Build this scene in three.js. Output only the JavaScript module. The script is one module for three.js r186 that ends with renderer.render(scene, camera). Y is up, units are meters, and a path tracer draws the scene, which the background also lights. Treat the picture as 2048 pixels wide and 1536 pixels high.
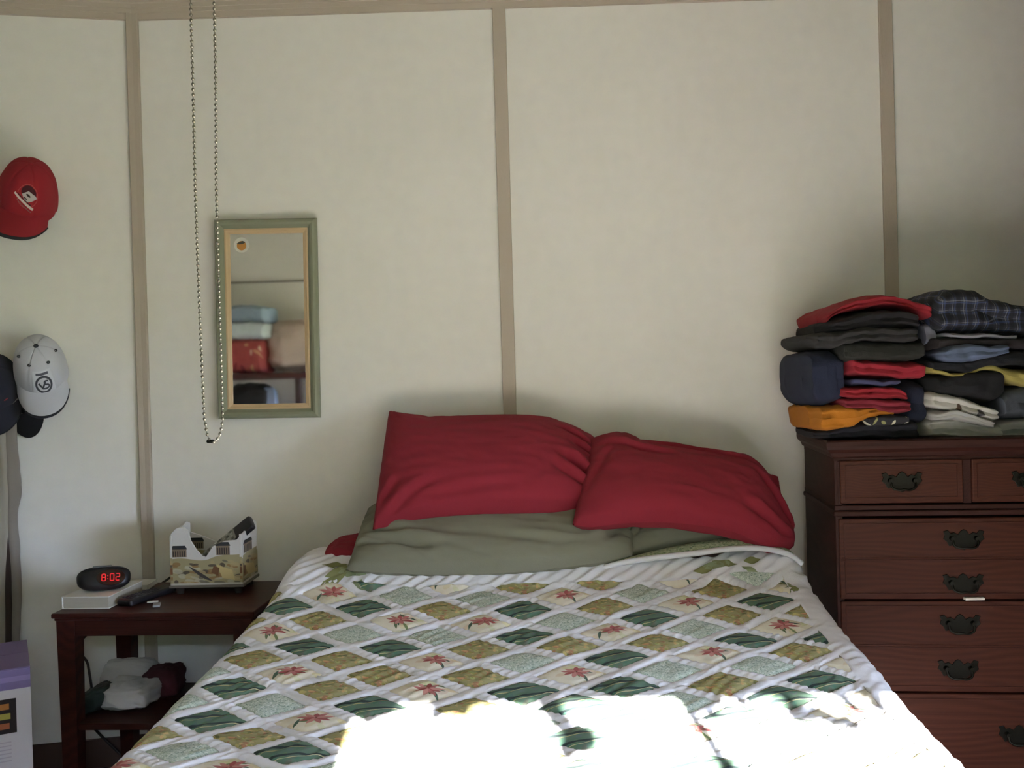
import * as THREE from 'three';
import { RoundedBoxGeometry } from 'three/addons/geometries/RoundedBoxGeometry.js';
import { mergeGeometries, toCreasedNormals } from 'three/addons/utils/BufferGeometryUtils.js';
import { ImprovedNoise } from 'three/addons/math/ImprovedNoise.js';

// ------------------------------------------------------------ camera, sky, sun, exposure
const scene = new THREE.Scene();
const camera = new THREE.PerspectiveCamera(43.0, 2048 / 1536, 0.05, 60);
camera.position.set(0, 1.2, 3.1);
camera.rotation.set(-0.00796, 0.014, -0.02763, 'YXZ');
scene.add(camera);
scene.background = new THREE.Color().setRGB(0.74, 0.9, 1.22);
scene.backgroundIntensity = 16;
const sun = new THREE.DirectionalLight(new THREE.Color().setRGB(1.0, 0.98, 0.94), 68);
sun.name = 'sun';
sun.position.set(0.15 + 0.06 * 9, 0.5 + 0.418 * 9, 1.2 + 9);
sun.target.position.set(0.15, 0.5, 1.2);
sun.castShadow = true;
sun.shadow.mapSize.set(2048, 2048);
Object.assign(sun.shadow.camera, { left: -4, right: 4, top: 4, bottom: -4, near: 0.5, far: 30 });
scene.add(sun, sun.target);
const renderer = new THREE.WebGLRenderer({ antialias: true });
renderer.toneMapping = THREE.LinearToneMapping;
renderer.toneMappingExposure = 2.3;
renderer.shadowMap.enabled = true;

// ------------------------------------------------------------ helpers
const V3 = (x, y, z) => new THREE.Vector3(x, y, z);
const noise = new ImprovedNoise();
const nz = (x, y = 0, z = 0) => noise.noise(x + 37.3, y + 11.7, z + 5.1);
const fbm = (x, y, z = 0, o = 4) => { let s = 0, a = 0.5; for (let k = 0; k < o; k++) { s += a * nz(x, y, z); x *= 2.03; y *= 2.03; z *= 2.03; a *= 0.5; } return s; };
const clamp = (v, a, b) => Math.min(b, Math.max(a, v));
const smooth = (a, b, v) => { const t = clamp((v - a) / (b - a), 0, 1); return t * t * (3 - 2 * t); };
const lerp = (a, b, t) => a + (b - a) * t;
const rand = (seed) => { let s = seed >>> 0; return () => { s = (s + 0x6D2B79F5) >>> 0; let t = Math.imul(s ^ (s >>> 15), 1 | s); t = (t + Math.imul(t ^ (t >>> 7), 61 | t)) ^ t; return ((t ^ (t >>> 14)) >>> 0) / 4294967296; }; };
const interp = (xs, ys, x) => { if (x <= xs[0]) return ys[0]; for (let i = 1; i < xs.length; i++) if (x <= xs[i]) return lerp(ys[i - 1], ys[i], (x - xs[i - 1]) / (xs[i] - xs[i - 1])); return ys[ys.length - 1]; };
const taken = {};
const numbered = (n) => { const k = taken[n] = (taken[n] ?? -1) + 1; return k ? n + '_' + String(k).padStart(3, '0') : n; };
function tag(o, label, category, group) { o.userData.label = label; o.userData.category = category; if (group) o.userData.group = group; return o; }
function thing(name, label, category, pos = [0, 0, 0], turn = 0, group) {
  const o = new THREE.Group(); o.name = numbered(name); o.position.set(...pos); o.rotation.y = turn; scene.add(o);
  return tag(o, label, category, group);
}
function part(name, geo, material, parent, label) {
  const m = new THREE.Mesh(Array.isArray(geo) ? merge(geo) : geo, material);
  m.name = parent === scene ? numbered(name) : name; m.castShadow = m.receiveShadow = true; parent.add(m);
  if (label) m.userData.label = label;
  return m;
}
function struct(name, geo, material, parent = scene) { const m = part(name, geo, material, parent); if (parent === scene) m.userData.kind = 'structure'; return m; }
const merge = (list) => mergeGeometries(list.map((g) => (g.index ? g.toNonIndexed() : g)).map((g) => { for (const k of Object.keys(g.attributes)) if (!['position', 'normal', 'uv'].includes(k)) g.deleteAttribute(k); return g; }));
const bx = (w, h, d, x = 0, y = 0, z = 0) => new THREE.BoxGeometry(w, h, d).translate(x, y, z);
const span = (x0, x1, y0, y1, z0, z1) => bx(x1 - x0, y1 - y0, z1 - z0, (x0 + x1) / 2, (y0 + y1) / 2, (z0 + z1) / 2);
const rb = (w, h, d, r, x = 0, y = 0, z = 0, s = 2) => new RoundedBoxGeometry(w, h, d, s, Math.min(r, w / 2.02, h / 2.02, d / 2.02)).translate(x, y, z);
const rspan = (x0, x1, y0, y1, z0, z1, r = 0.003) => rb(x1 - x0, y1 - y0, z1 - z0, r, (x0 + x1) / 2, (y0 + y1) / 2, (z0 + z1) / 2);
function grid(nu, nv, fn, flip = false) {          // fn(u, v) -> [x, y, z]; uv = (u, v)
  const p = [], t = [], ix = [];
  for (let j = 0; j <= nv; j++) for (let i = 0; i <= nu; i++) { p.push(...fn(i / nu, j / nv)); t.push(i / nu, j / nv); }
  for (let j = 0; j < nv; j++) for (let i = 0; i < nu; i++) { const a = j * (nu + 1) + i, b = a + 1, c = a + nu + 1, d = c + 1; if (flip) ix.push(a, c, b, b, c, d); else ix.push(a, b, c, b, d, c); }
  const g = new THREE.BufferGeometry();
  g.setAttribute('position', new THREE.Float32BufferAttribute(p, 3)); g.setAttribute('uv', new THREE.Float32BufferAttribute(t, 2)); g.setIndex(ix); g.computeVertexNormals();
  return g;
}
const curve = (pts, closed = false) => new THREE.CatmullRomCurve3(pts.map((p) => V3(...p)), closed, 'catmullrom', 0.5);
const tube = (pts, r, n = 40, k = 6) => new THREE.TubeGeometry(curve(pts), n, r, k, false);
function extrude(pts, depth, bevel = 0) {
  const s = new THREE.Shape(pts.map(([x, y]) => new THREE.Vector2(x, y)));
  return new THREE.ExtrudeGeometry(s, { depth: depth - 2 * bevel, bevelEnabled: bevel > 0, bevelSize: bevel, bevelThickness: bevel, bevelSegments: 2, curveSegments: 8 }).translate(0, 0, bevel);
}

// ------------------------------------------------------------ textures and materials
function dataTex(w, h, fn, srgb = true) {
  const d = new Uint8Array(w * h * 4);
  for (let y = 0; y < h; y++) for (let x = 0; x < w; x++) { const c = fn(x / w, y / h, x, y); for (let k = 0; k < 3; k++) d[(y * w + x) * 4 + k] = clamp(Math.round(255 * (Array.isArray(c) ? c[k] : c)), 0, 255); d[(y * w + x) * 4 + 3] = 255; }
  const t = new THREE.DataTexture(d, w, h); t.wrapS = t.wrapT = THREE.RepeatWrapping; t.magFilter = THREE.LinearFilter; t.minFilter = THREE.LinearMipmapLinearFilter; t.generateMipmaps = true;
  if (srgb) t.colorSpace = THREE.SRGBColorSpace; t.needsUpdate = true; return t;
}
function canvasTex(w, h, draw) {
  const c = document.createElement('canvas'); c.width = w; c.height = h; draw(c.getContext('2d'), w, h);
  const t = new THREE.CanvasTexture(c); t.colorSpace = THREE.SRGBColorSpace; t.wrapS = t.wrapT = THREE.RepeatWrapping; return t;
}
const again = (t, x, y) => { const c = t.clone(); c.repeat.set(x, y); c.needsUpdate = true; return c; };
// periodic value noise for tiling bumps
const per = (u, v, f, s) => { const a = 2 * Math.PI; const R = f / a; return noise.noise(Math.cos(u * a) * R + s, Math.sin(u * a) * R + s * 1.7, Math.cos(v * a) * R) * 0.7 + noise.noise(Math.sin(v * a) * R + s, Math.cos(v * a) * R - s, Math.sin(u * a) * R) * 0.7; };
const weaveTex = dataTex(128, 128, (u, v, x, y) => 0.5 + 0.22 * Math.sin(u * Math.PI * 64) * Math.cos(v * Math.PI * 64) + 0.25 * per(u, v, 24, 3), false);
const wallBump = dataTex(256, 256, (u, v) => 0.5 + 0.3 * per(u, v, 40, 1) + 0.25 * per(u, v, 90, 7), false);
const wallTone = dataTex(256, 256, (u, v) => { const t = 1 + 0.012 * per(u, v, 5, 9) + 0.012 * per(u, v, 30, 4); return [0.908 * t, 0.888 * t, 0.858 * t]; });
const woodTex = (base, dark, seed, w = 512, h = 256) => dataTex(w, h, (u, v) => {
  const g = Math.sin((v * 26 + 1.6 * per(u, v, 3, seed) * 3) * Math.PI) * 0.5 + 0.5, f = 0.5 + 0.8 * nz(u * 10, v * 150, seed), t = clamp(0.55 * g + 0.45 * f, 0, 1);
  return base.map((c, k) => lerp(c, dark[k], t));
});
const std = (color, roughness = 0.9, extra = {}) => new THREE.MeshStandardMaterial({ color, roughness, ...extra });
const lacquer = (color, roughness, extra = {}) => new THREE.MeshPhysicalMaterial({ color, roughness, specularIntensity: 0.35, ...extra });
const cloth = (color, rep = 14, bump = 0.0007, extra = {}) => std(color, 0.95, { bumpMap: again(weaveTex, rep, rep), bumpScale: bump, ...extra });
const M = {
  wall: std('#ffffff', 0.85, { map: again(wallTone, 1, 1), bumpMap: again(wallBump, 3, 3), bumpScale: 0.00012 }),
  ceiling: std('#a89c8c', 0.92), panel: std('#84715c', 0.7),
  trim: std('#b8aa9a', 0.6, { bumpMap: again(wallBump, 1, 4), bumpScale: 0.0004 }),
  plank: [0, 1, 2].map((k) => std('#ffffff', 0.45, { map: woodTex([0.33, 0.16, 0.1], [0.2, 0.09, 0.06], 20 + k, 256, 64) })),
  dresser: lacquer('#ffffff', 0.55, { map: woodTex([0.3, 0.16, 0.108], [0.225, 0.108, 0.074], 5) }),
  dresserDark: lacquer('#ffffff', 0.55, { map: woodTex([0.235, 0.125, 0.1], [0.17, 0.085, 0.067], 6) }),
  table: lacquer('#ffffff', 0.4, { map: woodTex([0.27, 0.13, 0.1], [0.17, 0.075, 0.065], 7) }),
  brass: std('#26251f', 0.5, { metalness: 0.85 }),
  baseboard: std('#4d362b', 0.6),
  chrome: std('#8f887c', 0.42, { metalness: 1 }),
  white: std('#e9e7ee', 0.9), paper: std('#d9d5c8', 0.85), black: std('#141317', 0.4), darkgrey: std('#2a2a2c', 0.6),
};

// ------------------------------------------------------------ the room
const A = Math.PI * 13 / 180, CX = -1.22, H = 2.62, RX = 2.6, RZ = 4.4, LX = -2.6, LZ = 0.3186;
const floor = struct('floor', span(LX - 0.1, RX + 0.1, -0.12, -0.02, -0.1, RZ + 0.1), std('#2b1712', 0.7));
{ const w = 0.085, n = Math.ceil((RX - LX) / w);
  const zs = [0, 1.3, 2.75, RZ];
  const g = [0, 1, 2].map((k) => rspan(0, w - 0.003, -0.02, 0, zs[k] + 0.0015, zs[k + 1] - 0.0015, 0.002));
  for (let i = 0; i < n; i++) for (let k = 0; k < 3; k++) { const p = part('floor_plank', g[k], M.plank[(i * 7 + k * 5) % 3], floor); p.position.x = LX + i * w; } }
struct('ceiling', span(LX - 0.1, RX + 0.1, H, H + 0.1, -0.1, RZ + 0.1), M.ceiling);
const uvMetres = (g, axes = 'xy') => { const p = g.attributes.position, t = g.attributes.uv; const get = { x: (i) => p.getX(i), y: (i) => p.getY(i), z: (i) => p.getZ(i) }; for (let i = 0; i < p.count; i++) t.setXY(i, get[axes[0]](i), get[axes[1]](i)); return g; };
struct('wall_back', uvMetres(span(CX, RX + 0.1, 0, H, -0.1, 0)), M.wall);
{ const L = (LX - CX) / -Math.cos(A);                            // the angled wall left of the corner
  const m = struct('wall_left', uvMetres(span(-L - 0.1, 0, 0, H, -0.1, 0)), M.wall); m.position.set(CX, 0, 0); m.rotation.y = A; }
struct('wall_side', uvMetres(span(LX - 0.1, LX, 0, H, LZ, RZ + 0.1), 'zy'), M.wall);
// right wall with a window, rear wall with a window, closet that shades the right end of the back wall
const W1 = { x0: -0.2, x1: 1.2 }, W2 = { z0: 1.9, z1: 3.9, y0: 0.55, y1: 1.32 }, WY = { y0: 0.75, y1: 1.985 };
struct('wall_right', [span(RX, RX + 0.12, 0, H, -0.1, W2.z0), span(RX, RX + 0.12, 0, H, W2.z1, RZ + 0.1), span(RX, RX + 0.12, 0, W2.y0, W2.z0, W2.z1), span(RX, RX + 0.12, W2.y1, H, W2.z0, W2.z1)].map((g) => uvMetres(g, 'zy')), M.panel);
struct('wall_rear', [span(LX - 0.1, W1.x0, 0, H, RZ, RZ + 0.12), span(W1.x1, RX, 0, H, RZ, RZ + 0.12), span(W1.x0, W1.x1, 0, WY.y0, RZ, RZ + 0.12), span(W1.x0, W1.x1, WY.y1, H, RZ, RZ + 0.12)].map((g) => uvMetres(g)), M.wall);
struct('wall_closet', uvMetres(span(1.35, RX, 0, H, 0.85, 1.35), 'zy'), M.panel);
const paneMat = new THREE.MeshPhysicalMaterial({ color: '#ffffff', transmission: 1, thickness: 0, roughness: 0.02, ior: 1.5 });
const sashMat = std('#d8d3c6', 0.6);
function windowUnit(name, w, h, cols, rows, pos, turn) {
  const g = new THREE.Group(); g.name = name; g.userData.kind = 'structure'; g.position.set(...pos); g.rotation.y = turn; scene.add(g);
  part('window_frame', [span(-w / 2, w / 2, 0, 0.04, -0.05, 0.05), span(-w / 2, w / 2, h - 0.04, h, -0.05, 0.05), span(-w / 2, -w / 2 + 0.04, 0, h, -0.05, 0.05), span(w / 2 - 0.04, w / 2, 0, h, -0.05, 0.05)], sashMat, g);
  for (let c = 1; c < cols; c++) part('mullion', bx(0.035, h - 0.08, 0.03, -w / 2 + w * c / cols, h / 2, 0), sashMat, g);
  for (let r = 1; r < rows; r++) part('glazing_bar', bx(w - 0.08, 0.03, 0.028, 0, h * r / rows, 0), sashMat, g);
  for (let c = 0; c < cols; c++) for (let r = 0; r < rows; r++) part('pane', new THREE.PlaneGeometry(w / cols - 0.035, h / rows - 0.03).translate(-w / 2 + w * (c + 0.5) / cols, h * (r + 0.5) / rows, 0), paneMat, g);
  part('window_sill', rspan(-w / 2 - 0.05, w / 2 + 0.05, -0.035, 0, -0.14, 0.05), sashMat, g);
}
windowUnit('window_1', W1.x1 - W1.x0, WY.y1 - WY.y0, 2, 2, [(W1.x0 + W1.x1) / 2, WY.y0, RZ + 0.06], 0);
windowUnit('window_2', W2.z1 - W2.z0, W2.y1 - W2.y0, 2, 2, [RX + 0.06, W2.y0, (W2.z0 + W2.z1) / 2], Math.PI / 2);
struct('ground_outside', span(-30, 40, -0.6, -0.5, -20, 60), std('#6f7a4c', 1));

// timber trim on the two visible walls
const RAIL = 2.3645;
struct('trim_1', rspan(-0.0731, -0.0315, 0, RAIL + 0.003, 0, 0.012, 0.002), M.trim);
struct('trim_2', rspan(1.1419, 1.1835, 0, RAIL + 0.003, 0, 0.012, 0.002), M.trim);
struct('trim_3', rspan(CX, CX + 0.02, 0, H, 0, 0.016, 0.003), M.trim);
{ const t = struct('trim_4', rspan(-0.02, 0.003, 0, H, 0, 0.016, 0.003), M.trim); t.position.set(CX, 0, 0); t.rotation.y = A; }
const railProfile = [[0, 0], [0.012, 0], [0.013, 0.018], [0.017, 0.02], [0.018, 0.032], [0.021, 0.034], [0.022, 0.046], [0.026, 0.05], [0.026, 0.06], [0.02, 0.064], [0, 0.064]];
const rail = (len) => new THREE.ExtrudeGeometry(new THREE.Shape(railProfile.map(([x, y]) => new THREE.Vector2(x, y))), { depth: len, bevelEnabled: false });
{ const r = struct('trim_5', rail(RX - CX), M.trim); r.rotation.y = -Math.PI / 2; r.position.set(RX, RAIL, 0);
  const l = struct('trim_6', rail(1.4), M.trim); l.rotation.y = -Math.PI / 2 + A; l.position.set(CX, RAIL, 0); }
struct('baseboard_back', rspan(CX, RX, 0, 0.09, 0, 0.014, 0.003), M.baseboard);
{ const b = struct('baseboard_left', rspan(-1.4, 0, 0, 0.09, 0, 0.014, 0.003), M.baseboard); b.position.set(CX, 0, 0); b.rotation.y = A; }
struct('trim_7', rspan(LX, W1.x0 - 0.2, 1.898, 1.912, RZ - 0.012, RZ, 0.002), std('#6e665a', 0.8));

// ------------------------------------------------------------ bed
const bedTop = (z) => interp([0.1, 0.3, 0.38, 0.48, 0.75, 1.2], [0.7, 0.69, 0.668, 0.612, 0.565, 0.52], z);
const XL = (z) => interp([0.1, 0.23, 0.655, 1.076, 1.4, 2.2], [-0.67, -0.682, -0.744, -0.773, -0.785, -0.79], z);
const XR = (z) => interp([0.1, 0.25, 0.8, 1.06, 1.45, 2.2], [0.75, 0.757, 0.767, 0.763, 0.74, 0.74], z);
{ const b = thing('bed', 'low double bed with padded mattress on dark box base under quilt', 'bed', [0, 0, 0]);
  part('base', rspan(-0.62, 0.69, 0.1, 0.27, 0.06, 2.02, 0.01), std('#3a2c26', 0.8), b);
  part('mattress', rb(1.33, 0.2, 1.98, 0.06, 0.035, 0.375, 1.04, 4), cloth('#cfc8bd'), b);
  for (const x of [-0.56, 0.63]) for (const z of [0.14, 1.92]) part('leg', new THREE.CylinderGeometry(0.03, 0.024, 0.1, 12).translate(x, 0.05, z), std('#2a1d18', 0.6), b); }

// quilt: cloth coordinates (x across, z along) -> surface point
const ER = 0.055, FOOT = 2.08;
const latC = (x) => (x + 0.335) / 0.1043;
const latZ = (c) => 0.819 + (c < 2.5 ? 0.01445 * c : 0.0361 - 0.0066 * (c - 2.5));
const latIJ = (x, z) => { const c = latC(x), d = (z - latZ(c)) / 0.0779; return [(c - d) / 2, (c + d) / 2]; };
const HEAD = (x) => 0.462 - 0.03 * smooth(0.35, 0.6, x) - 0.03 * smooth(-0.3, -0.55, x);
function quiltPoint(x, z, off = 0) {
  const zz = Math.min(z, FOOT), l = XL(zz) + ER, r = XR(zz) - ER;
  let h = bedTop(zz) + 0.012 * (1 - ((x - 0.0) / 0.8) ** 2), px = x, drop = 0, nx = 0, ny = 1;
  const over = x > r ? x - r : x < l ? l - x : 0, s = x > r ? 1 : -1;
  if (over > 0) {
    const a = Math.min(over / ER, Math.PI / 2), rest = Math.max(0, over - ER * Math.PI / 2);
    px = (s > 0 ? r : l) + s * (ER * Math.sin(a) + 0.015 * rest); drop = ER * (1 - Math.cos(a)) + rest; nx = s * Math.sin(a); ny = Math.cos(a);
  }
  let pz = z, dz = 0;
  if (z > FOOT) { const o = z - FOOT, a = Math.min(o / ER, Math.PI / 2); pz = FOOT + ER * Math.sin(a); dz = ER * (1 - Math.cos(a)) + Math.max(0, o - ER * Math.PI / 2); }
  const pucker = 0.0017 * Math.sin((x * 0.74 + z * 0.67) * 2 * Math.PI / 0.027 + 5 * nz(x * 5, z * 5, 9)) * smooth(-0.25, 0.35, nz(x * 11, z * 11, 6));
  const w = 0.006 * fbm(x * 5, z * 5, 1, 3) + 0.005 * nz(x * 9, z * 3.5, 4) + pucker;
  const o = off + w;
  return [px + nx * o, Math.max(0.03, h - Math.max(drop, dz) + ny * o), pz];
}
function basePuff(x, z) {
  const [i, j] = latIJ(x, z), fi = Math.abs(i - Math.round(i)), fj = Math.abs(j - Math.round(j)), m = Math.max(fi, fj), inField = x < 0.685 && z > HEAD(x);
  if (!inField) { const t = z <= HEAD(x) ? Math.sin((x * 0.75 + z * 0.9) * 2 * Math.PI / 0.036 + 2 * nz(x * 6, z * 6)) * 0.0022 + 0.002 * fbm(x * 14, z * 14, 2) : 0.0035 * Math.abs(Math.sin(z * Math.PI / 0.115)) + 0.0016 * nz(z * 50, x * 20); return 0.003 + t; }
  if (m < 0.38) return -0.003;
  const strip = fi > fj ? j : i;
  return 0.0055 * Math.sqrt(Math.max(0, 1 - ((0.5 - m) / 0.125) ** 2)) + 0.0011 * Math.sin(strip * 42 + 3 * nz(x * 12, z * 12));
}
const quilt = thing('patchwork_quilt', 'white patchwork quilt with green, gold and red-flowered diamonds spread over bed', 'quilt', [0, 0, 0]);
const quiltWhite = cloth('#e6e4ea', 60, 0.0006);
part('quilt_top', grid(330, 400, (u, v) => { const x = lerp(-1.12, 1.12, u), z = lerp(0.2 + 0.17 * smooth(-0.56, -0.42, x) * smooth(0.72, 0.5, x), 2.42, v); return quiltPoint(x, z, basePuff(x, z)); }, true), quiltWhite, quilt, 'white sashing and border of the quilt');

// the printed cottons
const rgb = (a) => 'rgb(' + a.map((v) => Math.round(v)).join(',') + ')';
function printG(seed) { return canvasTex(192, 192, (c, w, h) => { const r = rand(seed);
  c.fillStyle = '#5d7865'; c.fillRect(0, 0, w, h);
  for (let k = 0; k < 26; k++) { c.fillStyle = rgb([66 + r() * 50, 98 + r() * 44, 80 + r() * 40]); c.globalAlpha = 0.5; c.beginPath(); c.ellipse(r() * w, r() * h, 34 * r() + 8, 7 + 6 * r(), 0.6, 0, 7); c.fill(); }
  c.globalAlpha = 1;
  for (let k = 0; k < 3; k++) { c.strokeStyle = '#2c3a3a'; c.lineWidth = 12 + 12 * r(); c.beginPath(); const y = 20 + 80 * k + 30 * r(); c.moveTo(-10, y + 50); c.quadraticCurveTo(w * 0.5, y + 30 * r(), w + 10, y - 60); c.stroke(); }
  for (let k = 0; k < 3; k++) { c.strokeStyle = k % 2 ? '#bdb07c' : '#d6cb9e'; c.lineWidth = 4; c.beginPath(); const y = 10 + 70 * k + 30 * r(); c.moveTo(-10, y + 60); c.bezierCurveTo(w * 0.3, y, w * 0.6, y + 40, w + 10, y - 40); c.stroke(); } }); }
function printO(seed) { return canvasTex(192, 192, (c, w, h) => { const r = rand(seed);
  c.fillStyle = '#a19a6c'; c.fillRect(0, 0, w, h);
  for (let k = 0; k < 130; k++) { const t = r(); c.fillStyle = t < 0.4 ? rgb([136 + r() * 30, 132 + r() * 24, 84]) : t < 0.7 ? rgb([186 + r() * 40, 166 + r() * 30, 124]) : t < 0.85 ? rgb([166, 112, 86]) : rgb([104, 108, 68]); c.globalAlpha = 0.7; c.beginPath(); c.ellipse(r() * w, r() * h, 5 + 11 * r(), 3 + 6 * r(), r() * 3, 0, 7); c.fill(); } }); }
function printS(seed) { return canvasTex(192, 192, (c, w, h) => { const r = rand(seed);
  c.fillStyle = '#bcc6b8'; c.fillRect(0, 0, w, h);
  for (let k = 0; k < 900; k++) { const t = r(); c.fillStyle = t < 0.5 ? '#e0e4dc' : t < 0.8 ? '#93a596' : '#71877c'; c.globalAlpha = 0.8; c.beginPath(); c.ellipse(r() * w, r() * h, 2 + 3 * r(), 1.2 + 1.6 * r(), r() * 3, 0, 7); c.fill(); } }); }
function printR(seed, red = true) { return canvasTex(192, 192, (c, w, h) => { const r = rand(seed);
  c.fillStyle = '#e6ddca'; c.fillRect(0, 0, w, h);
  for (let k = 0; k < 9; k++) { c.fillStyle = rgb([206 + r() * 20, 192 + r() * 20, 150 + r() * 30]); c.globalAlpha = 0.6; c.beginPath(); c.ellipse(r() * w, r() * h, 26, 14, r() * 3, 0, 7); c.fill(); }
  c.globalAlpha = 1;
  const leaf = (x, y, a, l, b, col) => { c.save(); c.translate(x, y); c.rotate(a); c.fillStyle = col; c.beginPath(); c.moveTo(0, 0); c.quadraticCurveTo(l * 0.5, -b, l, 0); c.quadraticCurveTo(l * 0.5, b, 0, 0); c.fill(); c.restore(); };
  for (let k = 0; k < 6; k++) leaf(70 + 60 * r(), 60 + 70 * r(), r() * 6.3, 64 + 24 * r(), 13, ['#6d7a55', '#7d8a5e', '#4d6150'][k % 3]);
  if (red) { const x = 80 + 40 * r(), y = 80 + 30 * r(); for (let k = 0; k < 9; k++) leaf(x, y, k * 0.7 + r() * 0.3, 48 + 22 * r(), 20, ['#b8706a', '#a85654', '#c68a80'][k % 3]); leaf(x - 4, y - 4, 0.3, 12, 6, '#6b4a30'); }
  else for (let k = 0; k < 4; k++) leaf(60 + 80 * r(), 60 + 80 * r(), r() * 6.3, 62, 17, '#7c7f4e'); }); }
const patchMat = (t) => std('#ffffff', 0.95, { map: t, bumpMap: again(weaveTex, 6, 6), bumpScale: 0.0006 });
const prints = { G: [1, 2].map((s) => patchMat(printG(s))), O: [3, 4].map((s) => patchMat(printO(s))), S: [5, 6].map((s) => patchMat(printS(s))), R: [7, 8, 9].map((s) => patchMat(printR(s))), L: [patchMat(printR(12, false))] };
const seen = {};
for (const [j, row] of Object.entries({ '-4': [0, 'OS'], '-3': [-1, 'OGRG'], '-2': [-2, 'GROGSR'], '-1': [-3, 'SOGSROSO'], 0: [-3, 'GROGSRG'], 1: [-4, 'GSOOROG'], 2: [-5, 'SORGROS'], 3: [-4, 'GOSOG'] })) [...row[1]].forEach((t, k) => { const i = row[0] + k; seen[(i + +j) + ',' + (+j - i)] = t; });
for (const [c, d0, ts] of [[3, -5, 'OGGSG'], [4, -4, 'RSOR'], [5, -5, 'OORGG'], [6, -4, 'SGOS'], [7, -5, 'RRSRO'], [8, -4, 'OOGS'], [9, -5, 'SGROG'], [10, -4, 'LOGR']]) [...ts].forEach((t, k) => { seen[c + ',' + (d0 + 2 * k)] = t; });
{ const r = rand(77);
  for (let c = -7; c <= 10; c++) for (let d = -12; d <= 20; d++) {
    if ((c + d) & 1) continue;
    const pick = r(), cx = -0.335 + 0.1043 * c, cz = latZ(c) + 0.0779 * d;
    if (cz < HEAD(cx) - 0.035 || cz > FOOT + 0.25 || cx > 0.76) continue;
    const t = seen[c + ',' + d] ?? 'GOSR'[Math.floor(pick * 4)], list = prints[t], S = 0.395;
    const p = part('quilt_patch', grid(14, 14, (u, v) => {
      const i = (u - 0.5) * 2 * S, j = (v - 0.5) * 2 * S;
      const cc = c + i + j, x = Math.min(-0.335 + 0.1043 * cc, 0.683), z = Math.max(latZ(cc) + 0.0779 * (d + j - i), HEAD(x) + 0.004);
      const e = (1 - (2 * u - 1) ** 4) * (1 - (2 * v - 1) ** 4);
      return quiltPoint(x, z, -0.001 + 0.008 * Math.pow(Math.max(e, 0), 0.5) + 0.0012 * nz(x * 40, z * 40, c));
    }), list[Math.abs(c * 5 + d * 3) % list.length], quilt);
    p.castShadow = true;
  } }
// printed leaf sprays in the two top corners and the turned-over edge at the head
{ const leafMat = std('#7f8052', 0.95), leaf2 = std('#8b9470', 0.95);
  const spray = (x0, z0, list) => list.forEach(([dx, dz, a, l, b], k) => part('leaf_print', grid(6, 4, (u, v) => { const w = b * Math.sin(Math.PI * Math.min(1, u * 0.98 + 0.01)) * (v - 0.5) * 2, X = x0 + dx + Math.cos(a) * l * u - Math.sin(a) * w, Z = z0 + dz + Math.sin(a) * l * u + Math.cos(a) * w; return quiltPoint(X, Z, basePuff(X, Z) + 0.0022); }, true), k % 3 ? leafMat : leaf2, quilt));
  spray(0.56, 0.402, [[0.0, 0.0, 3.0, 0.1, 0.013], [0.01, 0.008, 3.35, 0.07, 0.012], [0.03, -0.006, -0.2, 0.05, 0.012], [0.02, 0.012, 0.5, 0.05, 0.01], [-0.05, 0.012, 2.9, 0.07, 0.011]]);
  spray(-0.55, 0.385, [[0, 0, 0.3, 0.1, 0.018], [-0.02, 0.03, -0.5, 0.09, 0.016], [0.04, 0.02, 2.6, 0.08, 0.016], [0.06, 0.05, 0.6, 0.07, 0.014], [-0.04, -0.03, 0.2, 0.08, 0.015]]);
  spray(0.665, 0.47, [[0, 0, 0.8, 0.04, 0.014], [0.02, 0.03, 1.2, 0.04, 0.014]]);
  const fold = [[0.1637, 0.6435, 0.4], [0.2262, 0.6706, 0.405], [0.3302, 0.686, 0.405], [0.4415, 0.6948, 0.4], [0.5542, 0.704, 0.39], [0.6534, 0.6998, 0.38], [0.7223, 0.6813, 0.38], [0.7549, 0.6554, 0.38]];
  part('binding', tube(fold, 0.008, 90, 10), quiltWhite, quilt);
  const lo = curve(fold), hi = curve([[0.1852, 0.6437, 0.39], [0.2481, 0.6765, 0.395], [0.3476, 0.6991, 0.38], [0.4549, 0.7147, 0.365], [0.5631, 0.7235, 0.35], [0.6496, 0.7168, 0.34], [0.7181, 0.6947, 0.345], [0.7551, 0.6599, 0.36]]);
  const edge = (w) => grid(50, 8, (u, v) => { const a = lo.getPoint(u), b = hi.getPoint(u), q = a.clone().lerp(b, v); q.y += w + 0.006 * Math.sin(v * Math.PI); q.z -= 0.02 * v * v; return q.toArray(); });
  const sg = prints.S[0].clone(); sg.map = again(prints.S[0].map, 4, 0.5); sg.color.set('#e8edd0');
  part('turned_edge', [edge(0), edge(-0.008)], sg, quilt, 'sage speckled reverse of the quilt'); }

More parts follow.
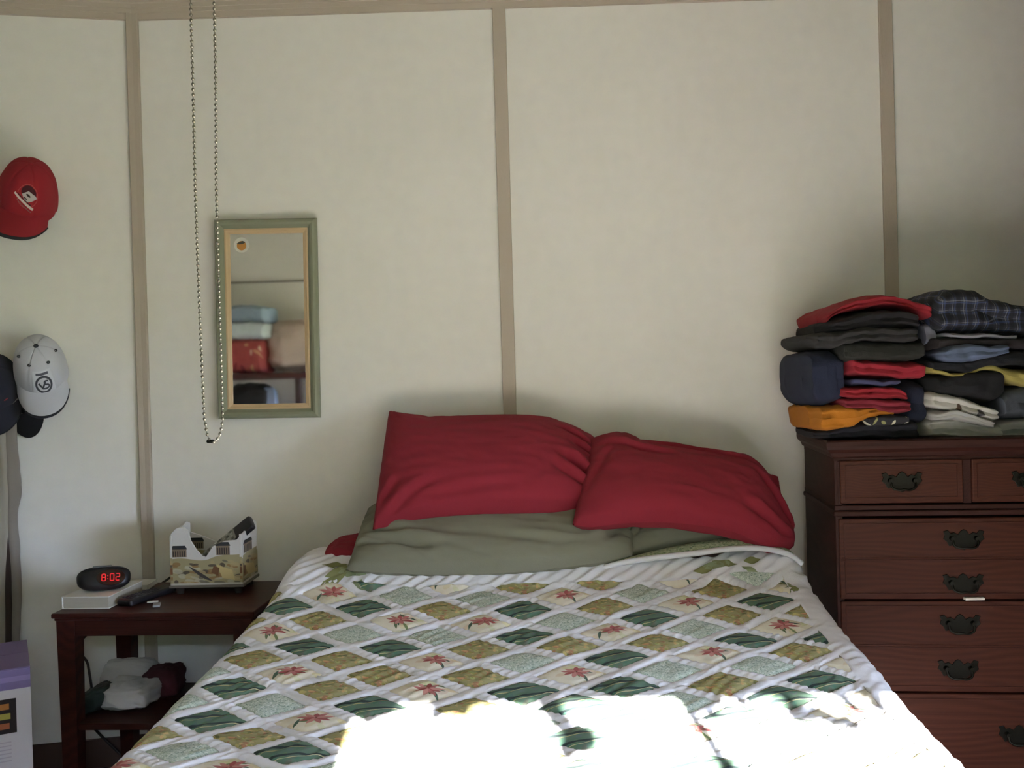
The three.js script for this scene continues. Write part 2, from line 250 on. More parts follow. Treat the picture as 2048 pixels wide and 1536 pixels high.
// pillows
function pillow(name, label, group, top, bot, T, mat, o = {}) {
  const ct = curve(top), cb = curve(bot), n = V3(0, 0, 0), back = o.back ?? 0.6, seed = o.seed ?? 1;
  const P = (u, v) => cb.getPoint(u).lerp(ct.getPoint(u), v);
  { const ax = P(1, 0.5).sub(P(0, 0.5)), ay = P(0.5, 1).sub(P(0.5, 0)); n.crossVectors(ax, ay).normalize(); if (n.z < 0) n.negate(); }
  const side = (s) => grid(72, 44, (u, v) => {
    const a = 1 - (2 * u - 1) ** 2, b = 1 - (2 * v - 1) ** 2, f = Math.pow(Math.max(a, 0), 0.34) * Math.pow(Math.max(b, 0), 0.34);
    const q = P(u, v), du = Math.min(u, 1 - u), dv = Math.min(v, 1 - v), rim = Math.pow(f, 0.6);
    let w = 0.012 * fbm(u * 4 + seed, v * 3, seed, 3) + 0.008 * (1 - Math.abs(nz(u * 7 + v * 3, v * 9 - u * 2, seed))) + 0.0035 * (1 - Math.abs(nz(u * 22 + v * 9, v * 20 - u * 6, seed + 2)));
    const crease = (1 - Math.abs(Math.sin(Math.atan2(v - 0.5, u > 0.5 ? u - 0.78 : u - 0.22) * 7 + 2 * nz(u * 5, v * 5, seed)))) ** 3;
    w -= 0.008 * crease * smooth(0.22, 0.04, Math.min(du * 1.4, dv)) ;
    if (o.creases) for (const [cu, cv, ca, len, dep, wid] of o.creases) { const X = (u - cu) * Math.cos(ca) + (v - cv) * Math.sin(ca), Y = -(u - cu) * Math.sin(ca) + (v - cv) * Math.cos(ca); w -= 1.5 * dep * Math.exp(-((Y / wid) ** 2)) * smooth(len, len * 0.4, Math.abs(X)); w += dep * 0.9 * Math.exp(-(((Y - wid * 1.8) / wid) ** 2)) * smooth(len, len * 0.4, Math.abs(X)); }
    q.addScaledVector(n, s * (T * (s > 0 ? 1 : back) * f + w * rim));
    q.y -= (o.sag ?? 0) * a * (1 - v);
    return q.toArray();
  }, s < 0);
  const t = thing(name, label, 'pillow', [0, 0, 0], 0, group);
  part('pillowcase', [side(1), side(-1)], mat, t);
  return t;
}
const redCase = cloth('#8a1f2f', 22, 0.0006), sageCase = cloth('#7c7a69', 22, 0.0006);
pillow('red_pillow', 'red pillow lying flat, only its corner showing beside the sage pillows', null,
  [[-0.6137, 0.6834, 0.16], [-0.5674, 0.7027, 0.12], [-0.4625, 0.7136, 0.1], [-0.246, 0.7159, 0.1], [-0.092, 0.7042, 0.1]], [[-0.5992, 0.6931, 0.28], [-0.5344, 0.6894, 0.3], [-0.4334, 0.684, 0.3], [-0.2316, 0.679, 0.3], [-0.0882, 0.6716, 0.28]], 0.03, redCase, { seed: 6 });
pillow('sage_pillow', 'sage green pillow with deep side folds beneath the upright red pillow', null,
  [[-0.4821, 0.8099, 0.2], [-0.3883, 0.829, 0.17], [-0.1623, 0.837, 0.16], [0.0639, 0.8266, 0.16], [0.2352, 0.8142, 0.18], [0.3214, 0.7699, 0.2]], [[-0.5098, 0.6767, 0.42], [-0.3594, 0.6667, 0.43], [-0.2221, 0.6592, 0.43], [-0.0159, 0.6637, 0.43], [0.1633, 0.6779, 0.42], [0.2847, 0.6895, 0.38]], 0.07, sageCase,
  { seed: 2, creases: [[0.12, 0.42, -0.75, 0.16, 0.014, 0.035], [0.2, 0.25, -0.62, 0.2, 0.016, 0.04], [0.09, 0.25, -0.4, 0.1, 0.01, 0.03], [0.9, 0.4, 1.4, 0.3, 0.012, 0.03], [0.62, 0.2, -0.5, 0.16, 0.006, 0.03]] });
pillow('sage_pillow', 'sage green pillow under the slumped red pillow beside dresser', null,
  [[0.2482, 0.809, 0.2], [0.3636, 0.8171, 0.17], [0.5147, 0.7968, 0.16], [0.6318, 0.7651, 0.17], [0.7129, 0.7227, 0.2]], [[0.2444, 0.6755, 0.36], [0.3398, 0.6902, 0.33], [0.4871, 0.6983, 0.3], [0.6058, 0.6947, 0.28], [0.704, 0.6771, 0.26]], 0.05, sageCase,
  { seed: 3, creases: [[0.1, 0.5, 1.3, 0.4, 0.012, 0.03], [0.2, 0.4, 1.2, 0.3, 0.009, 0.03]] });
pillow('red_pillow', 'large red pillow propped against the wall with a pointed upper corner', null,
  [[-0.4257, 1.0998, 0.085], [-0.3824, 1.0806, 0.1], [-0.2816, 1.0645, 0.11], [-0.1587, 1.0596, 0.11], [0.0101, 1.0566, 0.11], [0.0864, 1.0438, 0.11], [0.1546, 1.0175, 0.11], [0.2107, 0.9945, 0.11]], [[-0.443, 0.7775, 0.36], [-0.3804, 0.7885, 0.35], [-0.2949, 0.8061, 0.35], [-0.1532, 0.8138, 0.35], [-0.0119, 0.813, 0.35], [0.0731, 0.8122, 0.34], [0.1452, 0.819, 0.32], [0.1927, 0.8381, 0.3]], 0.085, redCase,
  { seed: 4, back: 0.5, creases: [[0.86, 0.35, -0.9, 0.22, 0.02, 0.035], [0.8, 0.25, -0.8, 0.18, 0.014, 0.03], [0.9, 0.62, -0.5, 0.14, 0.012, 0.03], [0.22, 0.12, 0.75, 0.2, 0.01, 0.03], [0.1, 0.2, 0.9, 0.14, 0.009, 0.03], [0.4, 0.12, 0.3, 0.2, 0.006, 0.03], [0.84, 0.78, -0.3, 0.14, 0.008, 0.025]] });
pillow('red_pillow', 'red pillow slumped sideways over the sage pillow near dresser', null,
  [[0.1886, 1.0021, 0.17], [0.2712, 1.0059, 0.17], [0.3377, 0.9711, 0.17], [0.4271, 0.9522, 0.17], [0.5463, 0.931, 0.17], [0.6431, 0.9149, 0.17], [0.7061, 0.8469, 0.18], [0.7652, 0.7437, 0.2]], [[0.119, 0.7834, 0.4], [0.1735, 0.778, 0.41], [0.2771, 0.7864, 0.41], [0.4009, 0.7832, 0.41], [0.5261, 0.7619, 0.4], [0.6103, 0.7332, 0.39], [0.693, 0.6896, 0.36], [0.7475, 0.697, 0.33]], 0.08, redCase,
  { seed: 5, back: 0.7, creases: [[0.2, 0.75, -0.35, 0.24, 0.008, 0.03], [0.5, 0.85, -0.2, 0.3, 0.007, 0.025], [0.86, 0.5, -1.0, 0.3, 0.014, 0.03], [0.8, 0.14, -0.35, 0.2, 0.012, 0.035], [0.08, 0.5, 1.4, 0.3, 0.009, 0.025]] });
pillow('red_pillow', 'red pillow squeezed behind the slumped one, a corner peeking out', null,
  [[0.4225, 0.9134, 0.09], [0.5316, 0.8973, 0.08], [0.6396, 0.9006, 0.08], [0.7138, 0.8842, 0.09], [0.761, 0.8722, 0.12]], [[0.4137, 0.7955, 0.13], [0.5195, 0.7775, 0.13], [0.6252, 0.7596, 0.13], [0.6984, 0.7515, 0.14], [0.7688, 0.7602, 0.16]], 0.03, redCase, { seed: 8 });

// ------------------------------------------------------------ chest of drawers
const DW = 1.06, DD = 0.44, TOP = 1.0063;
const dresser = thing('chest_of_drawers', 'dark brown wooden chest of drawers with bat-wing pulls, clothes piled on top', 'dresser', [0.8126, 0, 0.5], -0.1047);
{ const y = { a: 0.9519, b: 0.8351, c: 0.7992, d: 0.5825, e: 0.3388, f: 0.1 };
  part('carcass', [rspan(0, 0.02, 0.06, TOP - 0.05, -DD, 0, 0.003), rspan(DW - 0.02, DW, 0.06, TOP - 0.05, -DD, 0, 0.003), span(0.01, DW - 0.01, 0.06, TOP - 0.05, -DD, -DD + 0.01), span(0.01, DW - 0.01, 0.06, 0.09, -DD + 0.01, -0.01),
    span(0.01, DW - 0.01, y.b - 0.004, y.b - 0.0015, -DD + 0.01, -0.03), span(0.01, DW - 0.01, TOP - 0.06, TOP - 0.045, -DD + 0.01, -0.01)], M.dresserDark, dresser);
  const prof = [[0.0, 0], [0.0, 0.008], [0.006, 0.012], [0.01, 0.022], [0.02, 0.032], [0.022, 0.04], [0.022, 0.052], [0.018, 0.056]];
  const ring = (k) => { const o = prof[k][0], h = TOP - 0.056 + prof[k][1]; return [[-o, h, o], [DW + o, h, o], [DW + o, h, -DD], [-o, h, -DD]]; };
  const pos = []; for (let k = 0; k < prof.length - 1; k++) { const a = ring(k), b = ring(k + 1); for (let q = 0; q < 4; q++) { const p = a[q], r = a[(q + 1) % 4], s = b[(q + 1) % 4], t = b[q]; pos.push(...p, ...r, ...s, ...p, ...s, ...t); } }
  { const a = ring(prof.length - 1); pos.push(...a[0], ...a[1], ...a[2], ...a[0], ...a[2], ...a[3]); }
  const g = new THREE.BufferGeometry(); g.setAttribute('position', new THREE.Float32BufferAttribute(pos, 3));
  const uv = []; for (let i = 0; i < pos.length; i += 3) uv.push(pos[i] + pos[i + 2] * 0.3, pos[i + 1] * 3 + pos[i + 2]); g.setAttribute('uv', new THREE.Float32BufferAttribute(uv, 2)); g.computeVertexNormals();
  part('top_board', g, M.dresserDark, dresser);
  part('waist_moulding', [rspan(-0.006, DW + 0.006, y.c + 0.006, y.c + 0.02, -DD, 0.014, 0.004), rspan(-0.002, DW + 0.002, y.c + 0.02, y.b - 0.002, -DD, 0.006, 0.003)], M.dresserDark, dresser);
  part('plinth', rspan(-0.008, DW + 0.008, 0, 0.075, -DD, 0.012, 0.005), M.dresserDark, dresser);
  const x1 = 0.3253, xd = 0.349, sx = x1 + (xd - x1) / 2;
  for (const x of [0.02, sx * 1.0]) part('stile', rspan(x - 0.012, x + 0.01, y.b, TOP - 0.056, -0.03, 0.001, 0.002), M.dresserDark, dresser);
  part('stile', rspan(2 * sx - 0.012, 2 * sx + 0.01, y.b, TOP - 0.056, -0.03, 0.001, 0.002), M.dresserDark, dresser);
  // bat-wing pull: pierced back plate, two posts and a drop bail
  const wing = [[0, -0.027], [0.012, -0.02], [0.02, -0.022], [0.027, -0.014], [0.036, -0.016], [0.042, -0.004], [0.05, 0.002], [0.046, 0.012], [0.05, 0.021], [0.04, 0.024], [0.033, 0.015], [0.024, 0.018], [0.014, 0.012], [0.007, 0.022], [0, 0.026]];
  const plate = extrude([...wing, ...wing.slice(1, -1).reverse().map(([x, v]) => [-x, v])], 0.004, 0.001);
  const post = new THREE.CylinderGeometry(0.006, 0.007, 0.016, 10).rotateX(Math.PI / 2);
  const bail = tube([[-0.031, 0.004, 0.014], [-0.029, -0.012, 0.02], [-0.014, -0.019, 0.024], [0, -0.017, 0.026], [0.014, -0.019, 0.024], [0.029, -0.012, 0.02], [0.031, 0.004, 0.014]], 0.0032, 30, 8);
  const handle = merge([plate, post.clone().translate(-0.031, 0.004, 0.01), post.clone().translate(0.031, 0.004, 0.01), bail]);
  const drawer = (xa, xb, ya, yb, pulls, grooves = []) => {
    const d = part('drawer', [rspan(xa, xb, ya, yb, -0.35, 0.008, 0.004), ...[]], M.dresser, dresser);
    const lip = [[xa + 0.012, xb - 0.012, yb - 0.016, yb - 0.012], [xa + 0.012, xb - 0.012, ya + 0.012, ya + 0.016], [xa + 0.012, xa + 0.016, ya + 0.012, yb - 0.012], [xb - 0.016, xb - 0.012, ya + 0.012, yb - 0.012]];
    part('bead', lip.map(([p, q, r, s]) => span(p, q, r, s, 0.006, 0.0105)), M.dresser, d);
    for (const gy of grooves) part('groove_bead', [span(xa + 0.004, xb - 0.004, gy - 0.004, gy - 0.0015, 0.006, 0.0105), span(xa + 0.004, xb - 0.004, gy + 0.0015, gy + 0.004, 0.006, 0.0105)], M.dresser, d);
    for (const [hx, hy] of pulls) part('pull', handle.clone().translate(hx, hy, 0.008), M.brass, d, 'dark brass bat-wing pull');
    return d;
  };
  const hx = 0.1704, hy = 0.8943;
  drawer(0.014, sx - 0.012, y.b + 0.003, y.a, [[hx, hy]]);
  drawer(sx + 0.01, 2 * sx - 0.012, y.b + 0.003, y.a, [[hx + sx - 0.012, hy]]);
  drawer(2 * sx + 0.01, DW - 0.014, y.b + 0.003, y.a, [[hx + 2 * sx - 0.02, hy]]);
  const two = (px) => [px, DW - px];
  const p2 = [0.3217, 0.7413], p3 = [0.3178, 0.6258], p4 = [0.3079, 0.5194], p5 = [0.3002, 0.4009], p6 = [0.4483, 0.2308];
  drawer(0.008, DW - 0.008, y.d + 0.0025, y.c - 0.001, [p2, p3, [DW - p2[0], p2[1]], [DW - p3[0], p3[1]]], [(y.c + y.d) / 2]);
  drawer(0.008, DW - 0.008, y.e + 0.0025, y.d - 0.0025, [p4, p5, [DW - p4[0], p4[1]], [DW - p5[0], p5[1]]], [(y.d + y.e) / 2]);
  drawer(0.008, DW - 0.008, y.f, y.e - 0.0025, [[p6[0], p6[1]]], []);
}
tag(part('paper_slip', rspan(1.1281, 1.1772, 0.5844, 0.5909, 0.528, 0.556, 0.001), M.paper, scene), 'small white paper slip caught in the seam between two dresser drawers', 'paper');

// ------------------------------------------------------------ folded clothes on the dresser
function garment(name, label, mat, prof, z0, z1, o = {}) {
  const cs = curve(prof.map(([x, t, b]) => [x, t, b])), zc = (z0 + z1) / 2, hd = (z1 - z0) / 2, seed = o.seed ?? 1, L = o.layers ?? 2, nu = 60, nv = 56;
  const g = grid(nu, nv, (u, v) => {
    const e = 0.03, t = clamp((u - e) / (1 - 2 * e), 0, 1), p = cs.getPoint(t), end = u < e ? u / e : u > 1 - e ? (1 - u) / e : 1, sc = Math.sqrt(Math.max(0, 1 - (1 - end) ** 2)) * 0.999 + 0.001;
    const round = lerp(0.55, 1, smooth(0, 0.1, t) * smooth(1, 0.9, t));
    const cy = (p.y + p.z) / 2, hh = Math.max(0.003, (p.y - p.z) / 2) * (end < 1 ? sc : 1), a = v * 2 * Math.PI, pw = 0.45;
    const sx = Math.sign(Math.sin(a)) * Math.abs(Math.sin(a)) ** pw, cz = Math.sign(Math.cos(a)) * Math.abs(Math.cos(a)) ** pw;
    let y = cy + hh * sx, z = zc + (hd * round) * cz * (end < 1 ? 0.94 + 0.06 * sc : 1);
    const front = Math.max(0, cz), s = (sx + 1) / 2 * L + 0.25 * nz(p.x * 9, seed, 2);
    const groove = Math.abs(Math.sin(s * Math.PI));
    z -= front * (0.017 + 0.01 * nz(p.x * 12, s, seed)) * (1 - Math.pow(groove, 0.35)) * (L > 1 ? 1 : 0);
    z += 0.015 * nz(p.x * 7, y * 9, seed) * cz + 0.008 * nz(p.x * 20, y * 34, seed) + 0.005 * (1 - Math.abs(nz(p.x * 30 + y * 40, y * 24, seed + 4)));
    y += 0.007 * nz(p.x * 13, z * 8, seed + 3) + 0.004 * nz(p.x * 38, z * 25, seed);
    return [p.x + 0.004 * nz(y * 30, z * 12, seed) + (u < 0.5 ? -1 : 1) * (end < 1 ? (1 - (1 - end)) * 0.0 : 0), y, z];
  });
  g.deleteAttribute('normal'); g.computeVertexNormals();
  const p = g.attributes.position, t = g.attributes.uv; for (let i = 0; i < p.count; i++) t.setXY(i, p.getX(i) * 4, p.getY(i) * 4 + p.getZ(i) * 2);
  return tag(part(name, g, mat, scene), label, o.cat ?? 'clothing', o.group);
}
const fab = (c) => cloth(c, 8, 0.0008);
const plaid = canvasTex(256, 256, (c, w, h) => { c.fillStyle = '#353641'; c.fillRect(0, 0, w, h); for (let k = 0; k < 4; k++) { c.globalAlpha = 0.55; c.fillStyle = '#17181f'; c.fillRect(k * 64, 0, 24, h); c.fillRect(0, k * 64, w, 24); c.fillStyle = '#8a8a92'; c.fillRect(k * 64 + 40, 0, 5, h); c.fillRect(0, k * 64 + 40, w, 5); c.fillStyle = '#3d4a78'; c.fillRect(k * 64 + 52, 0, 7, h); c.fillRect(0, k * 64 + 52, w, 7); } c.globalAlpha = 1; });
const printTex = (bg, marks) => canvasTex(128, 128, (c, w, h) => { c.fillStyle = bg; c.fillRect(0, 0, w, h); const r = rand(9); for (let k = 0; k < 10; k++) { c.fillStyle = marks[k % marks.length]; c.beginPath(); c.ellipse(r() * w, r() * h, 6 + 12 * r(), 3 + 5 * r(), r() * 3, 0, 7); c.fill(); } });
// left pile, bottom to top
garment('folded_shirt', 'folded black-navy shirt at the bottom of the clothes pile with orange', fab('#1b1a24'), [[0.787, 1.0247, 1.0085], [0.841, 1.0447, 1.0058], [0.9214, 1.0533, 1.0023], [1.0016, 1.0565, 1.0001], [1.0575, 1.0496, 0.9986]], 0.16, 0.49, { seed: 1, layers: 2 });
garment('printed_shirt', 'dark shirt with cream print tucked just above the bottom of pile', std('#ffffff', 0.95, { map: again(printTex('#26242a', ['#c9c2a4', '#8d8a5c', '#d6d2c0']), 2.4, 2.4) }), [[0.8924, 1.0675, 1.0434], [0.9353, 1.0744, 1.0395], [0.9886, 1.0703, 1.0408], [1.0218, 1.064, 1.0452]], 0.2, 0.502, { seed: 2, layers: 1 });
garment('folded_shirt', 'bright orange-yellow folded shirt low in the left clothes pile', fab('#b06c18'), [[0.7713, 1.0923, 1.0359], [0.8022, 1.0969, 1.027], [0.8558, 1.1035, 1.0336], [0.8957, 1.0943, 1.054], [0.9491, 1.0929, 1.066], [1.0023, 1.0833, 1.0646]], 0.17, 0.5, { seed: 3, layers: 3 });
garment('folded_jeans', 'dark navy folded jeans filling the right flank of left pile', fab('#191d30'), [[0.9781, 1.1564, 1.0509], [1.032, 1.1603, 1.0386], [1.0788, 1.1522, 1.0401]], 0.14, 0.465, { seed: 4, layers: 2 });
garment('folded_shirt', 'dusty dark red folded shirt resting on the orange shirt', fab('#7c2230'), [[0.8289, 1.1178, 1.0924], [0.8796, 1.1191, 1.0844], [0.9461, 1.1173, 1.0772], [0.9992, 1.1132, 1.0731], [1.0282, 1.1044, 1.0803]], 0.18, 0.5, { seed: 5, layers: 2 });
garment('folded_shirt', 'red folded shirt above the dusty dark red one', fab('#8f1c28'), [[0.8243, 1.1474, 1.1207], [0.8803, 1.1499, 1.1178], [0.9469, 1.1494, 1.1146], [0.9933, 1.1428, 1.112], [1.0194, 1.1233, 1.1046]], 0.18, 0.5, { seed: 6, layers: 2 });
garment('folded_jeans', 'navy blue folded jeans bulging out at the side of the pile', fab('#1d2238'), [[0.7589, 1.2326, 1.1275], [0.782, 1.2441, 1.0972], [0.8224, 1.247, 1.0961], [0.8621, 1.2243, 1.1166]], 0.15, 0.49, { seed: 7, layers: 2 });
garment('folded_shirt', 'thin blue-violet folded shirt between two red shirts', fab('#40405f'), [[0.8574, 1.1679, 1.1504], [0.9109, 1.1678, 1.1476], [0.9776, 1.1646, 1.1485], [1.0042, 1.1612, 1.1504]], 0.18, 0.49, { seed: 8, layers: 1 });
garment('folded_shirt', 'crimson folded shirt in the middle of the left pile', fab('#8f1c2a'), [[0.8502, 1.2243, 1.1735], [0.9086, 1.2147, 1.1692], [0.975, 1.2101, 1.1647], [1.0414, 1.2109, 1.1629], [1.0652, 1.2049, 1.1676]], 0.17, 0.5, { seed: 9, layers: 2 });
garment('folded_sweater', 'greenish black folded sweater above the crimson shirt', fab('#232320'), [[0.8325, 1.2622, 1.2195], [0.8699, 1.2665, 1.2077], [0.9497, 1.2643, 1.2082], [1.0295, 1.2647, 1.2113], [1.0745, 1.2608, 1.2207]], 0.15, 0.5, { seed: 10, layers: 1 });
garment('folded_sweater', 'charcoal folded sweater with loose sleeve end sticking out', fab('#2c2a2b'), [[0.7638, 1.2856, 1.2749], [0.7853, 1.2903, 1.2529], [0.8174, 1.2948, 1.2493], [0.8974, 1.3032, 1.2631], [1.0038, 1.3029, 1.2601], [1.0701, 1.2956, 1.2609]], 0.15, 0.51, { seed: 11, layers: 2 });
garment('folded_sweater', 'black folded sweater under the red shirt on top', fab('#1d1a1e'), [[0.7969, 1.3146, 1.2904], [0.8616, 1.3369, 1.294], [0.9287, 1.3511, 1.3001], [1.0088, 1.3488, 1.3006], [1.0695, 1.3256, 1.2935]], 0.15, 0.49, { seed: 12, layers: 2 });
garment('folded_shirt', 'bright red shirt draped over the top of the left pile', fab('#901e28'), [[0.8104, 1.3423, 1.3072], [0.835, 1.3578, 1.3362], [0.8826, 1.3781, 1.3511], [0.9502, 1.3923, 1.3572], [1.0173, 1.3877, 1.358], [1.0774, 1.3698, 1.332], [1.1211, 1.3442, 1.32]], 0.14, 0.46, { seed: 13, layers: 2 });
garment('folded_shirt', 'light grey folded shirt edge between the two piles', fab('#7e7c88'), [[1.0895, 1.3116, 1.2543], [1.1059, 1.3166, 1.2456], [1.1245, 1.3011, 1.2533]], 0.16, 0.43, { seed: 14, layers: 1 });
// right pile, bottom to top
garment('folded_tshirt', 'off-white folded t-shirt at the bottom of the right pile', fab('#9c9991'), [[1.0547, 1.0443, 1.0014], [1.1083, 1.0536, 0.9973], [1.175, 1.0545, 0.9955], [1.2479, 1.0391, 0.9949], [1.2675, 1.0252, 0.9984]], 0.15, 0.49, { seed: 21, layers: 3 });
garment('folded_tshirt', 'pale grey folded t-shirt at the outer end of right pile', fab('#8f8d8a'), [[1.2431, 1.0371, 0.997], [1.3031, 1.0515, 0.9941], [1.3694, 1.0524, 0.9923], [1.4222, 1.0429, 0.9922]], 0.15, 0.49, { seed: 22, layers: 3 });
garment('folded_tshirt', 'grey-white folded t-shirt second from the bottom of right pile', fab('#aaa7a2'), [[1.0674, 1.0766, 1.0552], [1.1313, 1.0802, 1.0481], [1.1973, 1.065, 1.0356], [1.2527, 1.0502, 1.0261]], 0.15, 0.5, { seed: 23, layers: 2 });
garment('folded_tshirt', 'white folded t-shirt with brown print under the black one', std('#ffffff', 0.95, { map: again(printTex('#b8b4ac', ['#bcb8b0', '#5d4a3e', '#454142', '#bcb8b0']), 1.6, 1.6) }), [[1.0606, 1.1222, 1.0821], [1.1191, 1.126, 1.0752], [1.1851, 1.1081, 1.06], [1.2376, 1.0853, 1.0453], [1.2611, 1.0713, 1.05]], 0.16, 0.5, { seed: 24, layers: 2 });
garment('folded_jersey', 'slate grey folded jersey at the outer side of right pile', fab('#4c4f58'), [[1.264, 1.1004, 1.0495], [1.2965, 1.1263, 1.0459], [1.3501, 1.1409, 1.0472], [1.4165, 1.1364, 1.048]], 0.16, 0.49, { seed: 25, layers: 2 });
garment('folded_sweater', 'black folded sweater above the white t-shirts', fab('#151418'), [[1.0684, 1.1701, 1.1245], [1.1379, 1.1736, 1.1119], [1.2046, 1.1798, 1.0994], [1.2579, 1.181, 1.0925], [1.2772, 1.1536, 1.1054]], 0.15, 0.49, { seed: 26, layers: 1 });
garment('folded_jersey', 'yellow-edged black sports jersey, yellow fold showing', fab('#a0904e'), [[1.0659, 1.1996, 1.1836], [1.0949, 1.1881, 1.1721], [1.1411, 1.1775, 1.1681], [1.1876, 1.1775, 1.1642], [1.2412, 1.1974, 1.1787], [1.2808, 1.1883, 1.1509], [1.3337, 1.1815, 1.1361], [1.3998, 1.177, 1.1369]], 0.16, 0.485, { seed: 27, layers: 1 });
garment('folded_jersey', 'black sports jersey folded above its yellow trim', fab('#16161b'), [[1.0669, 1.2184, 1.1916], [1.1121, 1.2091, 1.1797], [1.1787, 1.21, 1.1751], [1.2457, 1.2269, 1.1867], [1.3256, 1.23, 1.1871], [1.4053, 1.2277, 1.1823]], 0.15, 0.49, { seed: 28, layers: 1 });
garment('folded_shirt', 'light blue denim shirt bunched in the right pile', fab('#5b667e'), [[1.0956, 1.228, 1.2174], [1.1332, 1.251, 1.2004], [1.1864, 1.2601, 1.2042], [1.2391, 1.248, 1.2134], [1.2986, 1.249, 1.225]], 0.15, 0.505, { seed: 29, layers: 2 });
garment('folded_trousers', 'dark brown folded trousers below the plaid shirt', fab('#2b2528'), [[1.0883, 1.2719, 1.2342], [1.1446, 1.273, 1.2488], [1.2247, 1.268, 1.2492], [1.3315, 1.2677, 1.2328], [1.4115, 1.2654, 1.2305]], 0.14, 0.48, { seed: 30, layers: 1 });
garment('folded_tshirt', 'thin pale grey folded t-shirt just under the plaid shirt', fab('#8c8a92'), [[1.1181, 1.2845, 1.2724], [1.1849, 1.2812, 1.2691], [1.265, 1.2776, 1.2655], [1.3317, 1.2758, 1.2623]], 0.14, 0.48, { seed: 31, layers: 1 });
garment('plaid_shirt', 'dark grey and blue plaid shirt heaped on the right pile', std('#ffffff', 0.95, { map: again(plaid, 2.2, 2.2), bumpMap: again(weaveTex, 8, 8), bumpScale: 0.0008 }), [[1.0961, 1.3619, 1.2942], [1.1291, 1.3907, 1.2851], [1.1767, 1.4083, 1.2811], [1.2236, 1.4016, 1.2797], [1.2702, 1.3786, 1.2757], [1.317, 1.3664, 1.2717], [1.3704, 1.3513, 1.2647], [1.437, 1.3251, 1.2629]], 0.1, 0.46, { seed: 32, layers: 2 });

// ------------------------------------------------------------ nightstand and what is on it
const NT = 0.588, NX = -1.31, NR = -0.745, NF = 0.47, NB = 0.07;
{ const t = thing('side_table', 'dark red-brown wooden side table with a low shelf beside bed', 'table', [NX, 0, NF], -0.055);
  const W = NR - NX, D = NF - NB;
  part('table_top', rspan(0, W, NT - 0.014, NT, -D, 0, 0.004), M.table, t);
  part('top_moulding', rspan(0.006, W - 0.006, NT - 0.022, NT - 0.014, -D + 0.004, -0.006, 0.003), M.table, t);
  part('apron', [rspan(0.014, W - 0.014, NT - 0.065, NT - 0.022, -0.03, -0.012, 0.003), rspan(0.014, W - 0.014, NT - 0.065, NT - 0.022, -D + 0.012, -D + 0.03, 0.003), rspan(0.012, 0.03, NT - 0.065, NT - 0.022, -D + 0.02, -0.02, 0.003), rspan(W - 0.03, W - 0.012, NT - 0.065, NT - 0.022, -D + 0.02, -0.02, 0.003)], M.table, t);
  const leg = (x, z) => { const g = new THREE.CylinderGeometry(0.036, 0.028, NT - 0.022, 4, 1).rotateY(Math.PI / 4); return g.toNonIndexed().translate(x, (NT - 0.022) / 2, z); };
  for (const x of [0.036, W - 0.036]) for (const z of [-0.034, -D + 0.036]) { const g = leg(x, z); g.computeVertexNormals(); part('leg', g, M.table, t); }
  part('shelf', rspan(0.02, W - 0.02, 0.262, 0.28, -D + 0.02, -0.02, 0.004), M.table, t); }
const onTop = (x, z) => [x, NT, z];
{ const b = thing('paperback_book', 'thick white paperback book lying under the alarm clock', 'book', [-1.2302, NT, 0.315], -0.06);
  part('pages', rspan(-0.064, 0.066, 0.002, 0.032, -0.103, 0.103, 0.001), std('#b9b0a0', 0.95, { map: dataTex(8, 64, (u, v, x, y) => 0.86 + 0.1 * ((y * 7) % 5) / 5) }), b);
  part('cover', [rspan(-0.068, 0.068, 0, 0.0025, -0.106, 0.106, 0.001), rspan(-0.068, 0.068, 0.0315, 0.034, -0.106, 0.106, 0.001), rspan(-0.0685, -0.0655, 0, 0.034, -0.106, 0.106, 0.001)], std('#cfccc4', 0.7), b); }
{ const b = thing('booklet', 'thin pale booklet lying flat behind the paperback', 'booklet', [-1.2078, NT, 0.142], 0.05);
  part('pages', rspan(-0.058, 0.05, 0.001, 0.013, -0.045, 0.045, 0.001), M.paper, b); part('cover', [rspan(-0.06, 0.052, 0, 0.0015, -0.047, 0.047, 0.0006), rspan(-0.06, 0.052, 0.0125, 0.014, -0.047, 0.047, 0.0006)], std('#c2bfae', 0.8), b); }
